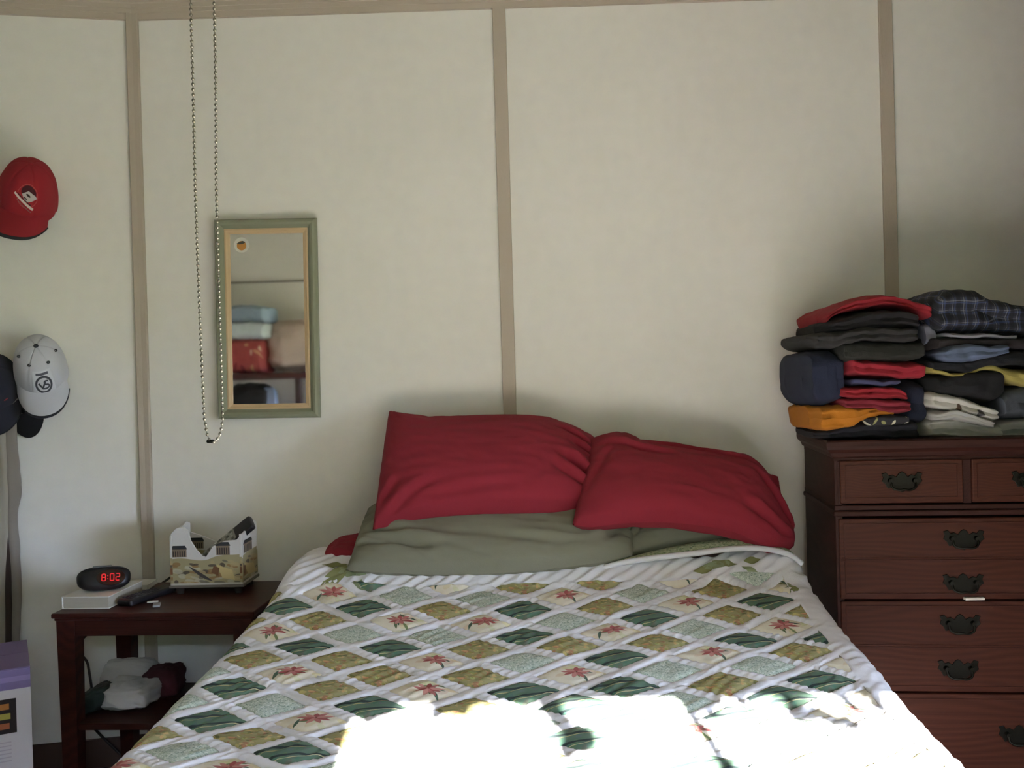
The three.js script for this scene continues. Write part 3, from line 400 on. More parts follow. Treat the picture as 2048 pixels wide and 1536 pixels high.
{ const c = thing('alarm_clock', 'black oval alarm clock with red glowing digits on the book', 'clock', [-1.2203, NT + 0.0343, 0.335], 0.3);
  const body = new THREE.SphereGeometry(1, 40, 28); const p = body.attributes.position;
  for (let i = 0; i < p.count; i++) { let [x, y, z] = [p.getX(i), p.getY(i), p.getZ(i)]; const pw = (v, e) => Math.sign(v) * Math.abs(v) ** e; x = pw(x, 0.8); y = pw(y, 0.7); z = pw(z, 0.75); let Y = 0.033 + 0.033 * y, Z = z * 0.036; if (z > 0.2) Z -= (Y - 0.01) * 0.28; p.setXYZ(i, x * 0.072, Math.max(0.0, Y), Z); }
  body.computeVertexNormals(); part('housing', body, std('#17171b', 0.38), c);
  const face = new THREE.Group(); face.name = 'display'; face.position.set(0.022, 0.039, 0.0285); face.rotation.set(-0.42, 0.12, 0); c.add(face);
  part('display_window', new THREE.CylinderGeometry(0.034, 0.034, 0.006, 32).rotateX(Math.PI / 2).scale(1.12, 0.66, 1), std('#1c0408', 0.15), face);
  const led = std('#300206', 0.5, { emissive: '#ff1626', emissiveIntensity: 0.35 });
  const seg = { a: [0, 1, 1], b: [0.5, 0.5, 0], c: [0.5, -0.5, 0], d: [0, -1, 1], e: [-0.5, -0.5, 0], f: [-0.5, 0.5, 0], g: [0, 0, 1] };
  const digit = (segs, x) => part('digit', [...segs].map((s) => { const [sx, sy, hor] = seg[s]; return bx(hor ? 0.0075 : 0.0022, hor ? 0.0022 : 0.0085, 0.001, x + sx * 0.0095, sy * 0.0095, 0.0037); }), led, face, 'red lit digit');
  digit('abcdefg', -0.019); digit('abcdef', 0.003); digit('abdeg', 0.018);
  part('colon', [bx(0.0022, 0.0022, 0.001, -0.008, 0.004, 0.0037), bx(0.0022, 0.0022, 0.001, -0.008, -0.004, 0.0037)], led, face);
  part('snooze_bar', rb(0.05, 0.004, 0.016, 0.002, -0.004, 0.0655, -0.006), std('#5c6268', 0.4), c);
  const lamp = new THREE.PointLight('#ff2030', 0.0003); lamp.position.set(0.026, 0.045, 0.045); lamp.castShadow = true; c.add(lamp); }
{ const p = thing('black_remote', 'black remote control lying flat on the side table beside the book', 'remote', [-1.105, NT, 0.31], 1.25);
  part('remote_shell', rb(0.2, 0.02, 0.052, 0.008, 0, 0.0105, 0, 3), std('#15151a', 0.45), p);
  for (let i = 0; i < 8; i++) for (let j = 0; j < 3; j++) part('key', rb(0.01, 0.003, 0.008, 0.001, -0.08 + i * 0.016, 0.0215, -0.013 + j * 0.013, 1), std('#2c2c32', 0.6), p); }
{ const p = thing('key_fob', 'small silver grey fob with loop beside the black phone', 'fob', [-1.0449, NT, 0.4], 0.3);
  part('fob_body', rb(0.02, 0.007, 0.032, 0.003, 0, 0.0035, 0.01), std('#9a989a', 0.5), p); part('loop', new THREE.TorusGeometry(0.009, 0.0018, 6, 20).rotateX(Math.PI / 2).translate(0, 0.003, -0.014), M.chrome, p); part('key_tag', rb(0.03, 0.003, 0.012, 0.001, -0.012, 0.008, -0.018), std('#c8c6c2', 0.5), p); }
// painted letter box with scalloped front and a remote control leaning in it
const scenic = canvasTex(512, 256, (c, w, h) => { const r = rand(31);
  c.fillStyle = '#e9e8ea'; c.fillRect(0, 0, w, h);
  c.fillStyle = '#b3aa83'; c.beginPath(); c.moveTo(0, 140); c.bezierCurveTo(120, 120, 200, 165, 300, 135); c.bezierCurveTo(380, 115, 450, 130, w, 120); c.lineTo(w, h); c.lineTo(0, h); c.fill();
  const house = (x, y, a, b) => { c.fillStyle = '#8f7f6d'; c.fillRect(x, y, a, b); c.fillStyle = '#2f3238'; c.beginPath(); c.moveTo(x - 6, y); c.lineTo(x + 8, y - 16); c.lineTo(x + a - 8, y - 16); c.lineTo(x + a + 6, y); c.fill(); c.fillStyle = '#3c3230'; for (let k = 6; k < a - 8; k += 16) c.fillRect(x + k, y + 8, 8, b - 10); };
  house(14, 96, 104, 34); house(330, 84, 96, 40);
  for (let k = 0; k < 60; k++) { const t = r(); c.globalAlpha = 0.75; c.fillStyle = t < 0.3 ? '#c4b184' : t < 0.5 ? '#9c7544' : t < 0.7 ? '#6f6a60' : t < 0.85 ? '#cfc9b4' : '#4a3f38'; c.beginPath(); c.ellipse(r() * w, 150 + r() * 100, 14 + 34 * r(), 4 + 8 * r(), 0.25 * (r() - 0.3), 0, 7); c.fill(); }
  c.globalAlpha = 1; c.fillStyle = '#463f42'; c.beginPath(); c.moveTo(130, 170); c.quadraticCurveTo(200, 190, 300, 236); c.quadraticCurveTo(220, 232, 130, 170); c.fill();
  c.fillStyle = '#d8c48c'; c.beginPath(); c.moveTo(330, 165); c.lineTo(440, 190); c.lineTo(460, 235); c.lineTo(370, 225); c.fill(); c.fillStyle = '#7d5333'; c.beginPath(); c.moveTo(310, 170); c.lineTo(350, 180); c.lineTo(340, 214); c.lineTo(290, 200); c.fill();
  c.fillStyle = '#d5d2cc'; c.fillRect(0, 244, w, 12); });
{ const x0 = -1.0526, x1 = -0.8403, w = x1 - x0, d = 0.15, hgt = 0.7633 - 0.5922, B = 0.026;
  const t = thing('letter_box', 'scalloped wooden holder painted with houses and fields, holding remote control', 'holder', [x0, NT, 0.27], -0.02);
  const sm = std('#dcd8d2', 0.55, { map: scenic }), scale = (g, s) => { const p = g.attributes.position, u = g.attributes.uv; for (let i = 0; i < p.count; i++) u.setXY(i, s === 'x' ? p.getX(i) / w : 0.6 + p.getX(i) / w * 0.5, (p.getY(i) - B) / hgt); return g; };
  const H2 = hgt, front = [[0, 0], [w, 0], [w, H2 * 0.86], [w * 0.93, H2 * 0.76], [w * 0.76, H2 * 0.75], [w * 0.6, H2 * 0.66], [w * 0.5, H2 * 0.48], [w * 0.44, H2 * 0.5], [w * 0.36, H2 * 0.62], [w * 0.29, H2 * 0.76], [w * 0.25, H2 * 0.95], [w * 0.19, H2], [w * 0.1, H2 * 0.98], [w * 0.03, H2 * 0.9], [0, H2 * 0.8]];
  const side = [[0, 0], [d, 0], [d, H2 * 0.95], [d * 0.8, H2], [d * 0.5, H2 * 0.93], [d * 0.2, H2 * 0.85], [0, H2 * 0.86]];
  part('front_panel', scale(extrude(front, 0.007, 0.001).translate(0, B, -0.007), 'x'), sm, t);
  part('back_panel', scale(extrude([[0, 0], [w, 0], [w, H2 * 0.8], [w * 0.85, H2 * 0.72], [w * 0.5, H2 * 0.56], [w * 0.2, H2 * 0.72], [0, H2 * 0.8]], 0.007, 0.001).translate(0, B, -d), 'x'), sm, t);
  for (const x of [0, w - 0.007]) part('side_panel', scale(extrude(side, 0.007, 0.001).translate(0, B, 0), 's').rotateY(Math.PI / 2).translate(x, 0, 0), sm, t);
  part('floor_board', rspan(-0.004, w + 0.004, B - 0.006, B + 0.002, -d - 0.004, 0.004, 0.002), std('#6a6258', 0.6), t);
  for (const x of [0.02, w - 0.02]) for (const z of [-0.02, -d + 0.02]) part('foot', new THREE.CylinderGeometry(0.012, 0.01, B - 0.006, 12).translate(x, (B - 0.006) / 2, z), std('#2c2320', 0.7), t); }
{ const a = V3(-0.9825, 0.6659, 0.21), b = V3(-0.8244, 0.7888, 0.2), L = a.distanceTo(b) + 0.02, r = thing('remote_control', 'long dark remote control with grey keys leaning in the painted holder', 'remote', a.toArray());
  r.rotation.order = 'ZYX'; r.rotation.z = Math.atan2(b.y - a.y, b.x - a.x); r.rotation.x = 0.8;
  part('remote_body', rb(L, 0.02, 0.05, 0.007, L / 2 - 0.02, 0, 0), std('#1c1a20', 0.4), r);
  part('key_panel', rb(L * 0.66, 0.002, 0.04, 0.001, L * 0.33 - 0.006, 0.0105, 0), std('#86857c', 0.6), r);
  for (let i = 0; i < 10; i++) for (let j = 0; j < 4; j++) part('key', rb(0.0085, 0.003, 0.006, 0.001, 0.004 + i * L * 0.063, 0.0125, -0.0145 + j * 0.0096, 1), (i + j) % 3 ? std('#a8a79d', 0.6) : std('#6a6964', 0.6), r); }

// on the lower shelf
function lump(name, label, category, mat, c, s, o = {}) {
  const g = new THREE.SphereGeometry(1, 48, 32), p = g.attributes.position, seed = o.seed ?? 1, e = o.e ?? 0.55;
  for (let i = 0; i < p.count; i++) { const q = [p.getX(i), p.getY(i), p.getZ(i)].map((v) => Math.sign(v) * Math.abs(v) ** e), f = 1 + (o.n ?? 0.25) * fbm(q[0] * 1.6 + seed, q[1] * 1.6, q[2] * 1.6 + seed, 4) + 0.05 * (1 - Math.abs(nz(q[0] * 4, q[1] * 4 + seed, q[2] * 4))); let y = c[1] + q[1] * s[1] * f + (o.tilt ?? 0) * q[0] * s[0]; if (o.floor !== undefined) y = Math.max(y, o.floor); p.setXYZ(i, c[0] + q[0] * s[0] * f, y, c[2] + q[2] * s[2] * f); }
  g.computeVertexNormals(); return tag(part(name, g, mat, scene), label, category, o.group);
}
const SH = 0.2805;
lump('plastic_bag', 'crumpled white plastic bag on the low shelf of side table', 'bag', std('#bdb9b4', 0.5), [-1.1672, SH + 0.034, 0.3], [0.075, 0.034, 0.075], { seed: 3, n: 0.45, floor: SH });
lump('paper_bundle', 'white folded paper bundle leaning behind the plastic bag', 'paper', std('#a9a39b', 0.8), [-1.2136, SH + 0.05, 0.185], [0.08, 0.048, 0.028], { seed: 5, n: 0.3, floor: SH });
lump('green_pouch', 'dark green pouch slouching at the leg end of the low shelf', 'pouch', std('#1c2a26', 0.6), [-1.254, SH + 0.03, 0.33], [0.042, 0.032, 0.05], { seed: 8, n: 0.4, floor: SH, tilt: 0.4 });
lump('maroon_cloth', 'dark maroon cloth bundle at the bed end of the low shelf', 'cloth', fab('#43151c'), [-1.0973, SH + 0.045, 0.22], [0.05, 0.042, 0.05], { seed: 11, n: 0.35, floor: SH });
tag(part('power_cord', tube([[-1.13, 0.6, 0.04], [[-1.4099, 0.4161, 0.06]][0], [[-1.4, 0.3291, 0.06]][0], [[-1.3857, 0.2375, 0.07]][0], [[-1.3961, 0.1626, 0.08]][0], [-1.25, 0.02, 0.1]], 0.004, 60, 6), std('#2c211d', 0.6), scene), 'brown power cord hanging down the wall behind side table', 'cord');

// printed carton on the floor at the left
{ const x1 = -1.2921, w = 0.34, h = 0.4868, d = 0.3;
  const box = canvasTex(256, 512, (c, W, Hh) => { c.fillStyle = '#d8d0d2'; c.fillRect(0, 0, W, Hh);
    c.fillStyle = '#7a6890'; c.fillRect(0, 0, W, 52); c.fillStyle = '#8d7ba6'; c.fillRect(0, 18, W, 14);
    c.fillStyle = '#2a1c1c'; c.fillRect(186, 76, 44, 92); c.fillStyle = '#c07a3a'; c.fillRect(198, 88, 20, 16); c.fillStyle = '#b6a84a'; c.fillRect(196, 114, 24, 16); c.fillStyle = '#b0633c'; c.fillRect(198, 140, 20, 16);
    c.fillStyle = '#2b2030'; c.beginPath(); c.ellipse(218, 300, 22, 34, 0.3, 0, 7); c.fill(); c.fillStyle = '#d8d0d2'; c.beginPath(); c.ellipse(208, 280, 12, 12, 0, 0, 7); c.fill();
    c.fillStyle = '#2b2030'; c.beginPath(); c.ellipse(228, 420, 16, 22, 0, 0, 7); c.fill(); c.beginPath(); c.ellipse(90, 300, 50, 70, 0.2, 0, 7); c.fill();
    c.globalAlpha = 0.35; c.fillStyle = '#9a8a98'; for (let k = 0; k < 6; k++) c.fillRect(30, 190 + k * 10, 190, 3); });
  const t = thing('cardboard_carton', 'tall white carton with a purple top band standing by the side table', 'carton', [x1, 0, 0.62], 0.5);
  const lilac = std('#6b5a7c', 0.7);
  part('carton_body', new THREE.BoxGeometry(w, h, d).translate(-w / 2, h / 2, -d / 2), [std('#cfc8c8', 0.7), std('#cfc8c8', 0.7), lilac, lilac, std('#ffffff', 0.7, { map: box }), std('#cfc8c8', 0.7)], t);
  part('top_flap', [rspan(-w, 0, h, h + 0.004, -d / 2 - 0.001, 0, 0.001), rspan(-w, 0, h, h + 0.004, -d, -d / 2 - 0.004, 0.001)], lilac, t);
  part('carry_handle', tube([[-w * 0.35, h + 0.004, -d / 2], [-w * 0.36, h + 0.03, -d / 2], [-w * 0.5, h + 0.04, -d / 2], [-w * 0.64, h + 0.03, -d / 2], [-w * 0.65, h + 0.004, -d / 2]], 0.005, 30, 8), std('#2a2026', 0.6), t); }

// ------------------------------------------------------------ mirror on the back wall
{ const x0 = -0.9727, x1 = -0.6479, y0 = 1.0878, y1 = 1.7189, w = x1 - x0, h = y1 - y0;
  const t = thing('wall_mirror', 'narrow mirror in sage green wooden frame with beige liner on wall', 'mirror', [(x0 + x1) / 2, (y0 + y1) / 2, 0.008]); t.rotation.z = -0.012; t.rotation.x = 0.008;
  const loop = (prof) => { const pos = []; for (let k = 0; k < prof.length - 1; k++) { const c = ([i, z]) => [[-w / 2 + i, -h / 2 + i, z], [w / 2 - i, -h / 2 + i, z], [w / 2 - i, h / 2 - i, z], [-w / 2 + i, h / 2 - i, z]]; const a = c(prof[k]), b = c(prof[k + 1]); for (let q = 0; q < 4; q++) pos.push(...a[q], ...a[(q + 1) % 4], ...b[(q + 1) % 4], ...a[q], ...b[(q + 1) % 4], ...b[q]); } const g = new THREE.BufferGeometry(); g.setAttribute('position', new THREE.Float32BufferAttribute(pos, 3)); g.setAttribute('uv', new THREE.Float32BufferAttribute(new Float32Array(pos.length / 3 * 2), 2)); g.computeVertexNormals(); return g; };
  part('frame', loop([[0.004, 0], [0, 0.012], [0.001, 0.024], [0.006, 0.031], [0.013, 0.033], [0.02, 0.03], [0.027, 0.022], [0.03, 0.02], [0.034, 0]]), std('#8a8c76', 0.5), t);
  part('liner', loop([[0.0305, 0.004], [0.0305, 0.021], [0.035, 0.022], [0.04, 0.018], [0.046, 0.0155], [0.047, 0.01], [0.048, 0]]), std('#c9ac86', 0.5), t);
  part('backing', span(-w / 2 + 0.01, w / 2 - 0.01, -h / 2 + 0.01, h / 2 - 0.01, 0, 0.006), std('#4a4035', 0.9), t);
  part('mirror_glass', span(-w / 2 + 0.04, w / 2 - 0.04, -h / 2 + 0.04, h / 2 - 0.04, 0.008, 0.012), std('#eef0ea', 0.03, { metalness: 1 }), t);
  const s = part('sticker', new THREE.CylinderGeometry(0.024, 0.024, 0.0006, 28).rotateX(Math.PI / 2).translate(-w / 2 + 0.083, h / 2 - 0.081, 0.0124), std('#d2cfc4', 0.7), t, 'round white sticker with an orange fruit');
  part('fruit', new THREE.CylinderGeometry(0.015, 0.015, 0.0005, 24).rotateX(Math.PI / 2).translate(-w / 2 + 0.083, h / 2 - 0.083, 0.0129), std('#b97f3a', 0.7), s);
  part('fruit_leaf', extrude([[-0.017, 0.006], [-0.008, 0.011], [0.004, 0.015], [0.013, 0.011], [0.006, 0.006], [-0.006, 0.0045]], 0.0004).translate(-w / 2 + 0.083, h / 2 - 0.083, 0.0132), std('#3f3b33', 0.7), s); }

// ------------------------------------------------------------ looped ball chain hanging from the ceiling
{ const z = 1.8, ax = -0.4333, bx_ = -0.4018, a2 = -0.4322, b2 = -0.4068, yb = 1.123, yk = 1.1861;
  const top = H - 0.03, ext = (x, x2) => x + (x - x2) * (top - 1.7107) / (1.7107 - yk);
  const t = thing('ball_chain', 'long looped metal ball chain hanging in front of the mirror', 'chain', [0, 0, 0]);
  const path = curve([[ext(ax, a2) * 0.5 + ax * 0.5, top, z], [ax, 1.7107, z], [-0.4346, 1.4473, z], [a2, yk, z], [-0.4302, 1.146, z], [-0.4267, 1.1285, z], [-0.4208, yb, z], [-0.4125, 1.1308, z], [-0.4079, 1.1488, z], [b2, yk, z], [-0.4064, 1.4464, z], [bx_, 1.7096, z], [ext(bx_, b2) * 0.5 + bx_ * 0.5, top, z]]);
  path.arcLengthDivisions = 1200;
  const n = Math.floor(path.getLength() / 0.0071), ball = new THREE.SphereGeometry(0.0023, 8, 6), beads = new THREE.InstancedMesh(ball, M.chrome, n + 1), m = new THREE.Matrix4();
  for (let i = 0; i <= n; i++) { const p = path.getPointAt(i / n); beads.setMatrixAt(i, m.makeTranslation(p.x, p.y, p.z)); }
  beads.name = 'beads'; beads.userData.kind = 'stuff'; beads.castShadow = beads.receiveShadow = true; t.add(beads);
  part('wire', new THREE.TubeGeometry(path, 900, 0.0007, 4), M.chrome, t);
  part('connector', new THREE.CapsuleGeometry(0.0026, 0.006, 4, 10).rotateZ(Math.PI / 2).translate(-0.4242, yb + 0.001, z), M.brass, t);
  part('ceiling_plate', new THREE.CylinderGeometry(0.04, 0.045, 0.03, 24).translate((ax + bx_) / 2, H - 0.015, z), M.chrome, t); }

// ------------------------------------------------------------ caps on the left wall
const logoMat = (draw, rough = 0.9) => std('#ffffff', rough, { map: canvasTex(256, 256, draw) });
function cap(name, label, pos, roll, col, under, o = {}) {
  const t = thing(name, label, 'cap', pos, A + (o.yaw ?? 0)); t.rotation.order = 'YXZ'; t.rotation.z = roll; t.rotation.x = o.pitch ?? 0;
  const rx = o.rx ?? 0.079, ryf = o.ryf ?? 0.1, ryb = o.ryb ?? 0.092, Hc = o.h ?? 0.11, seed = o.seed ?? 1, mat = cloth(col, 10, 0.0006);
  const S = (th, s, off = 0) => {                        // th = 0 at the front (brim), s = 0 rim .. 1 crown button
    const a = s * Math.PI / 2, ry = Math.cos(th) > 0 ? ryf : ryb, seam = 0.0022 * Math.exp(-(((((th / (Math.PI / 3)) % 1) + 1) % 1 - 0.5) ** 2) / 0.0012) * -1;
    const r = Math.cos(a) ** 0.72 * (1 + 0.05 * nz(Math.sin(th) * 1.4 + seed, Math.cos(th) * 1.4, s * 2) * (o.soft ?? 1)), z = Hc * Math.sin(a) ** 0.86 * (1 - (o.dent ?? 0) * Math.exp(-(((s - 0.75) / 0.16) ** 2)));
    const q = 1 + (seam + off) / 0.09;
    return [rx * r * Math.sin(th) * q, -ry * r * Math.cos(th) * q, z * q];
  };
  part('crown', grid(96, 30, (u, v) => S(u * 2 * Math.PI, v)), mat, t);
  part('crown_lining', grid(60, 16, (u, v) => S(u * 2 * Math.PI, v, -0.003), true), cloth(under, 10), t);
  part('button', new THREE.SphereGeometry(0.007, 12, 8).scale(1, 1, 0.6).translate(0, 0, Hc + 0.001), cloth(o.button ?? col, 4), t);
  const a0 = 1.12, L = o.brim ?? 0.072;
  const B = (u, v, dz, ext) => { const a = (u - 0.5) * 2 * a0, k = Math.sqrt(Math.max(0, 1 - ((u - 0.5) * 2) ** 2 * 0.96)), x = rx * 1.0 * Math.sin(a) * (1 + 0.05 * v), y = -ryf * Math.cos(a) - (L + ext) * k * v; return [x, y, 0.02 - 5.2 * x * x * (0.3 + 0.7 * v) - 0.06 * v * (o.dip ?? 0.35) + dz + 0.012]; };
  part('brim', grid(40, 14, (u, v) => B(u, v, 0, 0), true), mat, t);
  part('brim_underside', grid(40, 14, (u, v) => B(u, v, -0.004, o.ext ?? 0.0015)), cloth(under, 10), t, 'dark underside of the brim');
  part('brim_edge', new THREE.TubeGeometry(curve(Array.from({ length: 25 }, (_, i) => B(i / 24, 1, -0.002, 0))), 60, 0.0026, 6), cloth(o.edge ?? under, 6), t);
  if (o.logo) part('emblem', grid(18, 14, (u, v) => S((u - 0.5) * 2 * o.logoW + (o.logoAt ?? 0), lerp(o.s0, o.s1, v), 0.0015)), o.logo, t);
  for (const [th, s] of o.eyelets ?? []) { const p = S(th, s, 0.001); part('eyelet', new THREE.TorusGeometry(0.0036, 0.0019, 6, 14).translate(...p), cloth(o.eye ?? '#3a3a40', 2), t); }
  return t;
}
const redLogo = logoMat((c, w, h) => { c.fillStyle = '#9a1d26'; c.fillRect(0, 0, w, h); c.strokeStyle = '#b04a48'; c.lineWidth = 6; c.beginPath(); c.ellipse(140, 120, 92, 88, 0, 0, 7); c.stroke();
  c.fillStyle = '#44121c'; c.beginPath(); c.ellipse(150, 96, 72, 52, 0.3, 0, 7); c.fill();
  c.fillStyle = '#b9b0ac'; c.beginPath(); c.moveTo(90, 110); c.lineTo(150, 84); c.lineTo(210, 116); c.lineTo(228, 140); c.lineTo(180, 160); c.lineTo(130, 170); c.fill(); c.fillStyle = '#33211f'; c.beginPath(); c.ellipse(150, 118, 22, 8, 0.5, 0, 7); c.fill(); c.beginPath(); c.ellipse(126, 140, 18, 5, 0.5, 0, 7); c.fill();
  c.strokeStyle = '#cfc5bd'; c.lineWidth = 18; c.beginPath(); c.moveTo(20, 116); c.lineTo(196, 216); c.stroke(); c.strokeStyle = '#2c1a1a'; c.lineWidth = 7; c.beginPath(); c.moveTo(46, 110); c.lineTo(176, 186); c.stroke(); c.strokeStyle = '#8c5f5c'; c.lineWidth = 6; c.beginPath(); c.moveTo(50, 160); c.lineTo(180, 236); c.stroke(); });
cap('baseball_cap', 'red baseball cap with silver emblem hung on the left wall', [-1.5026, 1.765, 0.1473], -0.42, '#97202b', '#2a2a30', { logo: redLogo, logoW: 0.5, logoAt: 0.25, s0: 0.12, s1: 0.66, pitch: -0.72, yaw: 0.36, soft: 1.7, h: 0.152, brim: 0.085, ext: 0.01, seed: 4, dip: 0.2, rx: 0.085, ryf: 0.1 });
const whiteLogo = logoMat((c, w, h) => { c.fillStyle = '#cfced4'; c.fillRect(0, 0, w, h); c.strokeStyle = '#45444e'; c.lineWidth = 24; c.beginPath(); c.ellipse(128, 148, 88, 84, 0, 0, 7); c.stroke(); c.fillStyle = '#5a5964'; c.fillRect(44, 20, 168, 26);
  c.lineWidth = 20; c.beginPath(); c.moveTo(70, 130); c.lineTo(110, 184); c.lineTo(150, 120); c.stroke(); c.lineWidth = 17; c.beginPath(); c.moveTo(186, 118); c.bezierCurveTo(120, 96, 130, 150, 160, 152); c.bezierCurveTo(210, 160, 180, 205, 118, 190); c.stroke(); });
cap('baseball_cap', 'white baseball cap with dark round emblem hung on the left wall', [-1.4819, 1.2497, 0.1323], 0.1, '#c4c3ca', '#2a2b33', { logo: whiteLogo, logoW: 0.42, logoAt: 0.12, s0: 0.08, s1: 0.54, pitch: -0.62, yaw: 0.12, eyelets: [[-0.5, 0.64], [0.62, 0.64], [-1.3, 0.62], [1.45, 0.62]], button: '#33343a', seed: 2, soft: 0.5, rx: 0.076, ryf: 0.098, ryb: 0.092, h: 0.135, brim: 0.07, ext: 0.006 });
cap('baseball_cap', 'dark navy cap with red and white stripe beside the white cap', [-1.6233, 1.2078, 0.1444], 0.05, '#23232f', '#1a1a20', { edge: '#1a1a20', seed: 7, pitch: -0.55, yaw: 0.1, h: 0.12, logo: logoMat((c, w, h) => { c.fillStyle = '#23232f'; c.fillRect(0, 0, w, h); c.fillStyle = '#a9a29c'; c.fillRect(0, 204, w, 26); c.fillStyle = '#8a2a30'; c.fillRect(0, 226, w, 30); c.beginPath(); c.ellipse(190, 90, 9, 9, 0, 0, 7); c.fill(); }), logoW: 1.25, s0: 0.02, s1: 0.42 });
cap('baseball_cap', 'black cap hidden behind the white cap, only its brim corner showing', [-1.5795, 1.209, 0.0871], 0.22, '#15131a', '#121016', { seed: 9, h: 0.025, rx: 0.06, ryf: 0.085, ryb: 0.05, brim: 0.075 });
for (const [[x, y], which] of [[[-1.5412, 1.8352, 0.0741], 'red'], [[-1.5115, 1.2915, 0.0673], 'white'], [[-1.6329, 1.2633, 0.0953], 'navy']]) {
  const z = (CX - x) * Math.tan(A), hk = thing('wall_hook', 'small brass wall hook that the ' + which + ' cap hangs on', 'hook', [x, y, z], A);
  part('hook_plate', rb(0.016, 0.036, 0.004, 0.0015, 0, 0, 0.002), M.brass, hk); part('hook_arm', tube([[0, -0.006, 0.003], [0, -0.016, 0.014], [0, -0.012, 0.026], [0, 0.002, 0.03]], 0.0025, 16, 6), M.brass, hk); }

// clothes hanging below the caps
{ const t = thing('hanging_trousers', 'beige trousers hanging in long folds on the left wall under caps', 'trousers', [0, 0, 0]);
  const legShape = (pts, hw, off, mat, nm) => { const c = curve(pts); part(nm, grid(28, 60, (u, v) => { const p = c.getPoint(v), a = u * 2 * Math.PI, s = hw * (1 + 0.12 * nz(v * 7, off, 2)); const r = 1 + 0.14 * Math.sin(3 * a + v * 5 + off) + 0.1 * nz(v * 14, Math.cos(a), off); return [p.x + Math.cos(a) * s * r * Math.cos(A) + Math.sin(a) * 0.018 * r * Math.sin(A), p.y, p.z + Math.sin(a) * 0.02 * r - Math.cos(a) * s * r * Math.sin(A)]; }, true), mat, t); };
  const beige = cloth('#8b8278', 12), pale = cloth('#a39b8c', 12), brown = cloth('#3a2c26', 12);
  legShape([[-1.5876, 1.1053, 0.131], [-1.5812, 0.955, 0.1347], [-1.583, 0.8777, 0.13], [-1.5935, 0.8015, 0.1324], [-1.5858, 0.6943, 0.1358], [-1.5867, 0.5549, 0.1308], [-1.5987, 0.4128, 0.1285]], 0.019, 1, beige, 'trouser_leg');
  legShape([[-1.6021, 1.1066, 0.1498], [-1.5984, 0.9573, 0.1541], [-1.6053, 0.8045, 0.1505], [-1.6095, 0.5602, 0.1515], [-1.616, 0.4186, 0.1479]], 0.0155, 4, pale, 'trouser_leg');
  legShape([[-1.6558, 1.1077, 0.1417], [-1.6592, 0.8054, 0.1476], [-1.6673, 0.4188, 0.1443]], 0.035, 7, beige, 'trouser_leg');
  legShape([[-1.5983, 1.093, 0.1233], [-1.5997, 0.8626, 0.1287], [-1.5936, 0.6355, 0.1478], [-1.6023, 0.4174, 0.1447]], 0.008, 9, brown, 'belt'); }

// ------------------------------------------------------------ the side of the room that the mirror shows
{ const z = 3.8, x0 = -2.45, x1 = -1.3, yt = 1.2102;
  const t = thing('shelf_stand', 'dark red wooden stand seen in the mirror, bedding stacked on it', 'stand', [0, 0, 0]);
  part('stand_top', rspan(x0, x1, yt - 0.045, yt, z - 0.05, z + 0.5, 0.005), std('#4a211d', 0.5), t);
  part('stand_shelf', rspan(x0, x1, 0.86, 0.88, z - 0.03, z + 0.5, 0.004), std('#3c1d1a', 0.5), t);
  for (const x of [x0 + 0.03, x1 - 0.03, -1.5999]) for (const zz of [z - 0.02, z + 0.46]) part('leg', rspan(x - 0.02, x + 0.02, 0, yt - 0.045, zz - 0.02, zz + 0.02, 0.003), std('#33181a', 0.5), t);
  const redDuvet = std('#ffffff', 0.95, { map: again(printTex('#a84a48', ['#c98f6c', '#7c2a32', '#d9b7a0']), 1, 1) });
  const fold = (nm, lb, mat, a, b, c, d, z0, z1, o) => garment(nm, lb, mat, [[a, c, d], [lerp(a, b, 0.3), c + 0.012, d], [lerp(a, b, 0.7), c + 0.012, d], [b, c - 0.008, d]], z0, z1, { cat: 'bedding', ...o });
  const yA = 1.2886, yB = 1.4519, yC = 1.5654, yD = 1.6789, xa = -2.1284, xb = -1.8397, xc = -1.7999;
  fold('folded_duvet', 'red flowered folded duvet in the mirror, lower of the stack', redDuvet, xa, xb, yB - 0.004, yt + 0.004, 3.74, 4.2, { seed: 41, layers: 2 });
  fold('folded_duvet', 'white folded duvet in the mirror, middle of the stack', fab('#cdd6da'), xa - 0.05, xc, yC, yB, 3.72, 4.2, { seed: 42, layers: 2 });
  fold('folded_duvet', 'pale blue folded duvet in the mirror, top of the stack', fab('#93a4b2'), xa, xc - 0.01, yD + 0.004, yC + 0.004, 3.74, 4.2, { seed: 43, layers: 1 });
  lump('blanket_heap', 'cream and pink blanket heap in the mirror beside the duvets', 'blanket', fab('#cdb9aa'), [-1.642, (yt + 1.5589) / 2 + 0.02, 4.02], [0.19, 0.17, 0.2], { seed: 15, n: 0.3, floor: yt });
  lump('duffel_bag', 'black bag on the lower shelf of the stand in the mirror', 'bag', std('#1d1a1d', 0.7), [-1.97, 1.0, 3.95], [0.16, 0.13, 0.14], { seed: 17, n: 0.2, floor: 0.88 });
  lump('blue_pouch', 'small pale blue pouch beside the black bag in the mirror', 'pouch', std('#8f9fc0', 0.7), [-1.8278, 0.99, 3.86], [0.05, 0.11, 0.04], { seed: 19, n: 0.2, floor: 0.88 }); }

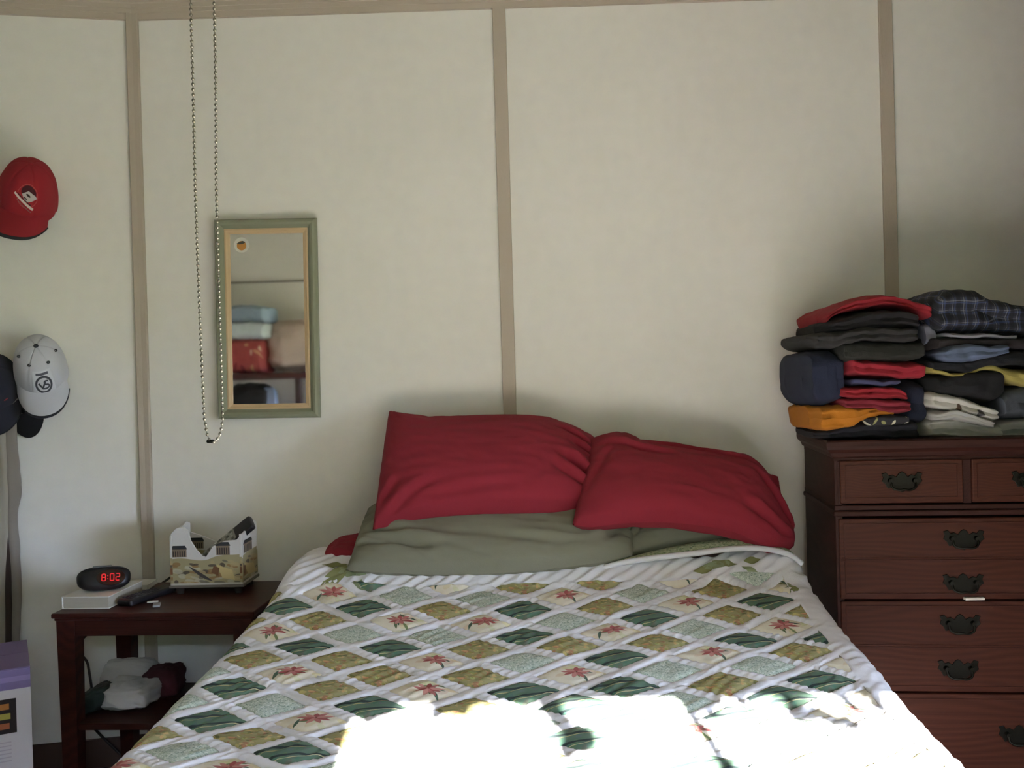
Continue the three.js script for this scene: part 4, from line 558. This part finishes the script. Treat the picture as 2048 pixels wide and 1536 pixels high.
// ------------------------------------------------------------ cupboard along the left wall, it keeps light off the floor corner
{ const t = thing('low_cupboard', 'dark brown two-door cupboard standing along the left wall past the carton', 'cupboard', [-2.1, 0, 1.14], 0), w = 0.84, h = 0.95, dp = 0.5, m = M.dresserDark;
  part('body', [rspan(-w / 2, w / 2, 0.06, h - 0.02, -dp / 2, dp / 2 - 0.02, 0.004), rspan(-w / 2 + 0.02, w / 2 - 0.02, 0, 0.06, -dp / 2, dp / 2 - 0.05, 0.003)], m, t);
  part('cupboard_top', rspan(-w / 2 - 0.012, w / 2 + 0.012, h - 0.02, h, -dp / 2, dp / 2 + 0.01, 0.004), m, t);
  for (const s of [-1, 1]) { const dr = part('door', rspan(s < 0 ? -w / 2 + 0.008 : 0.003, s < 0 ? -0.003 : w / 2 - 0.008, 0.075, h - 0.03, dp / 2 - 0.02, dp / 2, 0.003), M.dresser, t); part('knob', new THREE.SphereGeometry(0.012, 14, 10).translate(s * 0.04, h * 0.6, dp / 2 + 0.01), M.brass, dr); } }

// ------------------------------------------------------------ vine outside the sunny window, its leaves break the edge of the sun patch
{ const t = thing('hanging_vine', 'leafy vine hanging outside over the top of the sunny window', 'vine', [0, 0, 4.62]);
  const r = rand(8); part('stem', tube([[-0.3, 2.3, 0], [-0.2, 2.05, 0.02], [-0.05, 1.98, 0], [0.15, 2.0, 0.02], [0.3, 1.95, 0]], 0.005, 40, 6), std('#4a3b2c', 0.9), t);
  const leaf = new THREE.CircleGeometry(0.03, 10).scale(0.75, 1, 1), lm = std('#4f6b36', 0.8);
  const spots = [[-0.19, 1.9, 0.05, 0.016, 8], [-0.11, 1.895, 0.06, 0.014, 8], [0.04, 1.915, 0.035, 0.02, 9], [0.24, 1.87, 0.02, 0.05, 6], [0.1, 1.97, 0.16, 0.02, 8], [0.76, 1.86, 0.07, 0.02, 5], [0.27, 1.82, 0.03, 0.03, 5], [0.62, 1.89, 0.12, 0.012, 5], [0.95, 1.885, 0.12, 0.014, 5], [0.5, 1.95, 0.5, 0.012, 18]];
  for (const [x, y, sx, sy, n] of spots) for (let k = 0; k < n; k++) part('leaf', leaf, lm, t).position.set(x + (r() - 0.5) * 2 * sx, y + 0.09 + (r() - 0.5) * 2 * sy, (r() - 0.5) * 0.05); }

{ const t = thing('garden_hedge', 'tall dense green hedge standing outside the sunny rear window', 'hedge', [0.5, -0.5, 9]);
  const g = new THREE.BoxGeometry(18, 3.65, 1.2, 180, 40, 12).translate(0, 1.825, 0.6), p = g.attributes.position;
  for (let i = 0; i < p.count; i++) { const x = p.getX(i), y = p.getY(i), z = p.getZ(i), k = 0.16 * fbm(x * 2.2, y * 2.2, z * 2.2, 4); p.setXYZ(i, x, y > 0.1 ? y + k : y, z + k * 1.4); }
  g.computeVertexNormals(); part('foliage', g, std('#3c4c2c', 0.9), t); }

scene.traverse((o) => { if (o.isMesh) o.castShadow = o.receiveShadow = true; });
renderer.render(scene, camera);
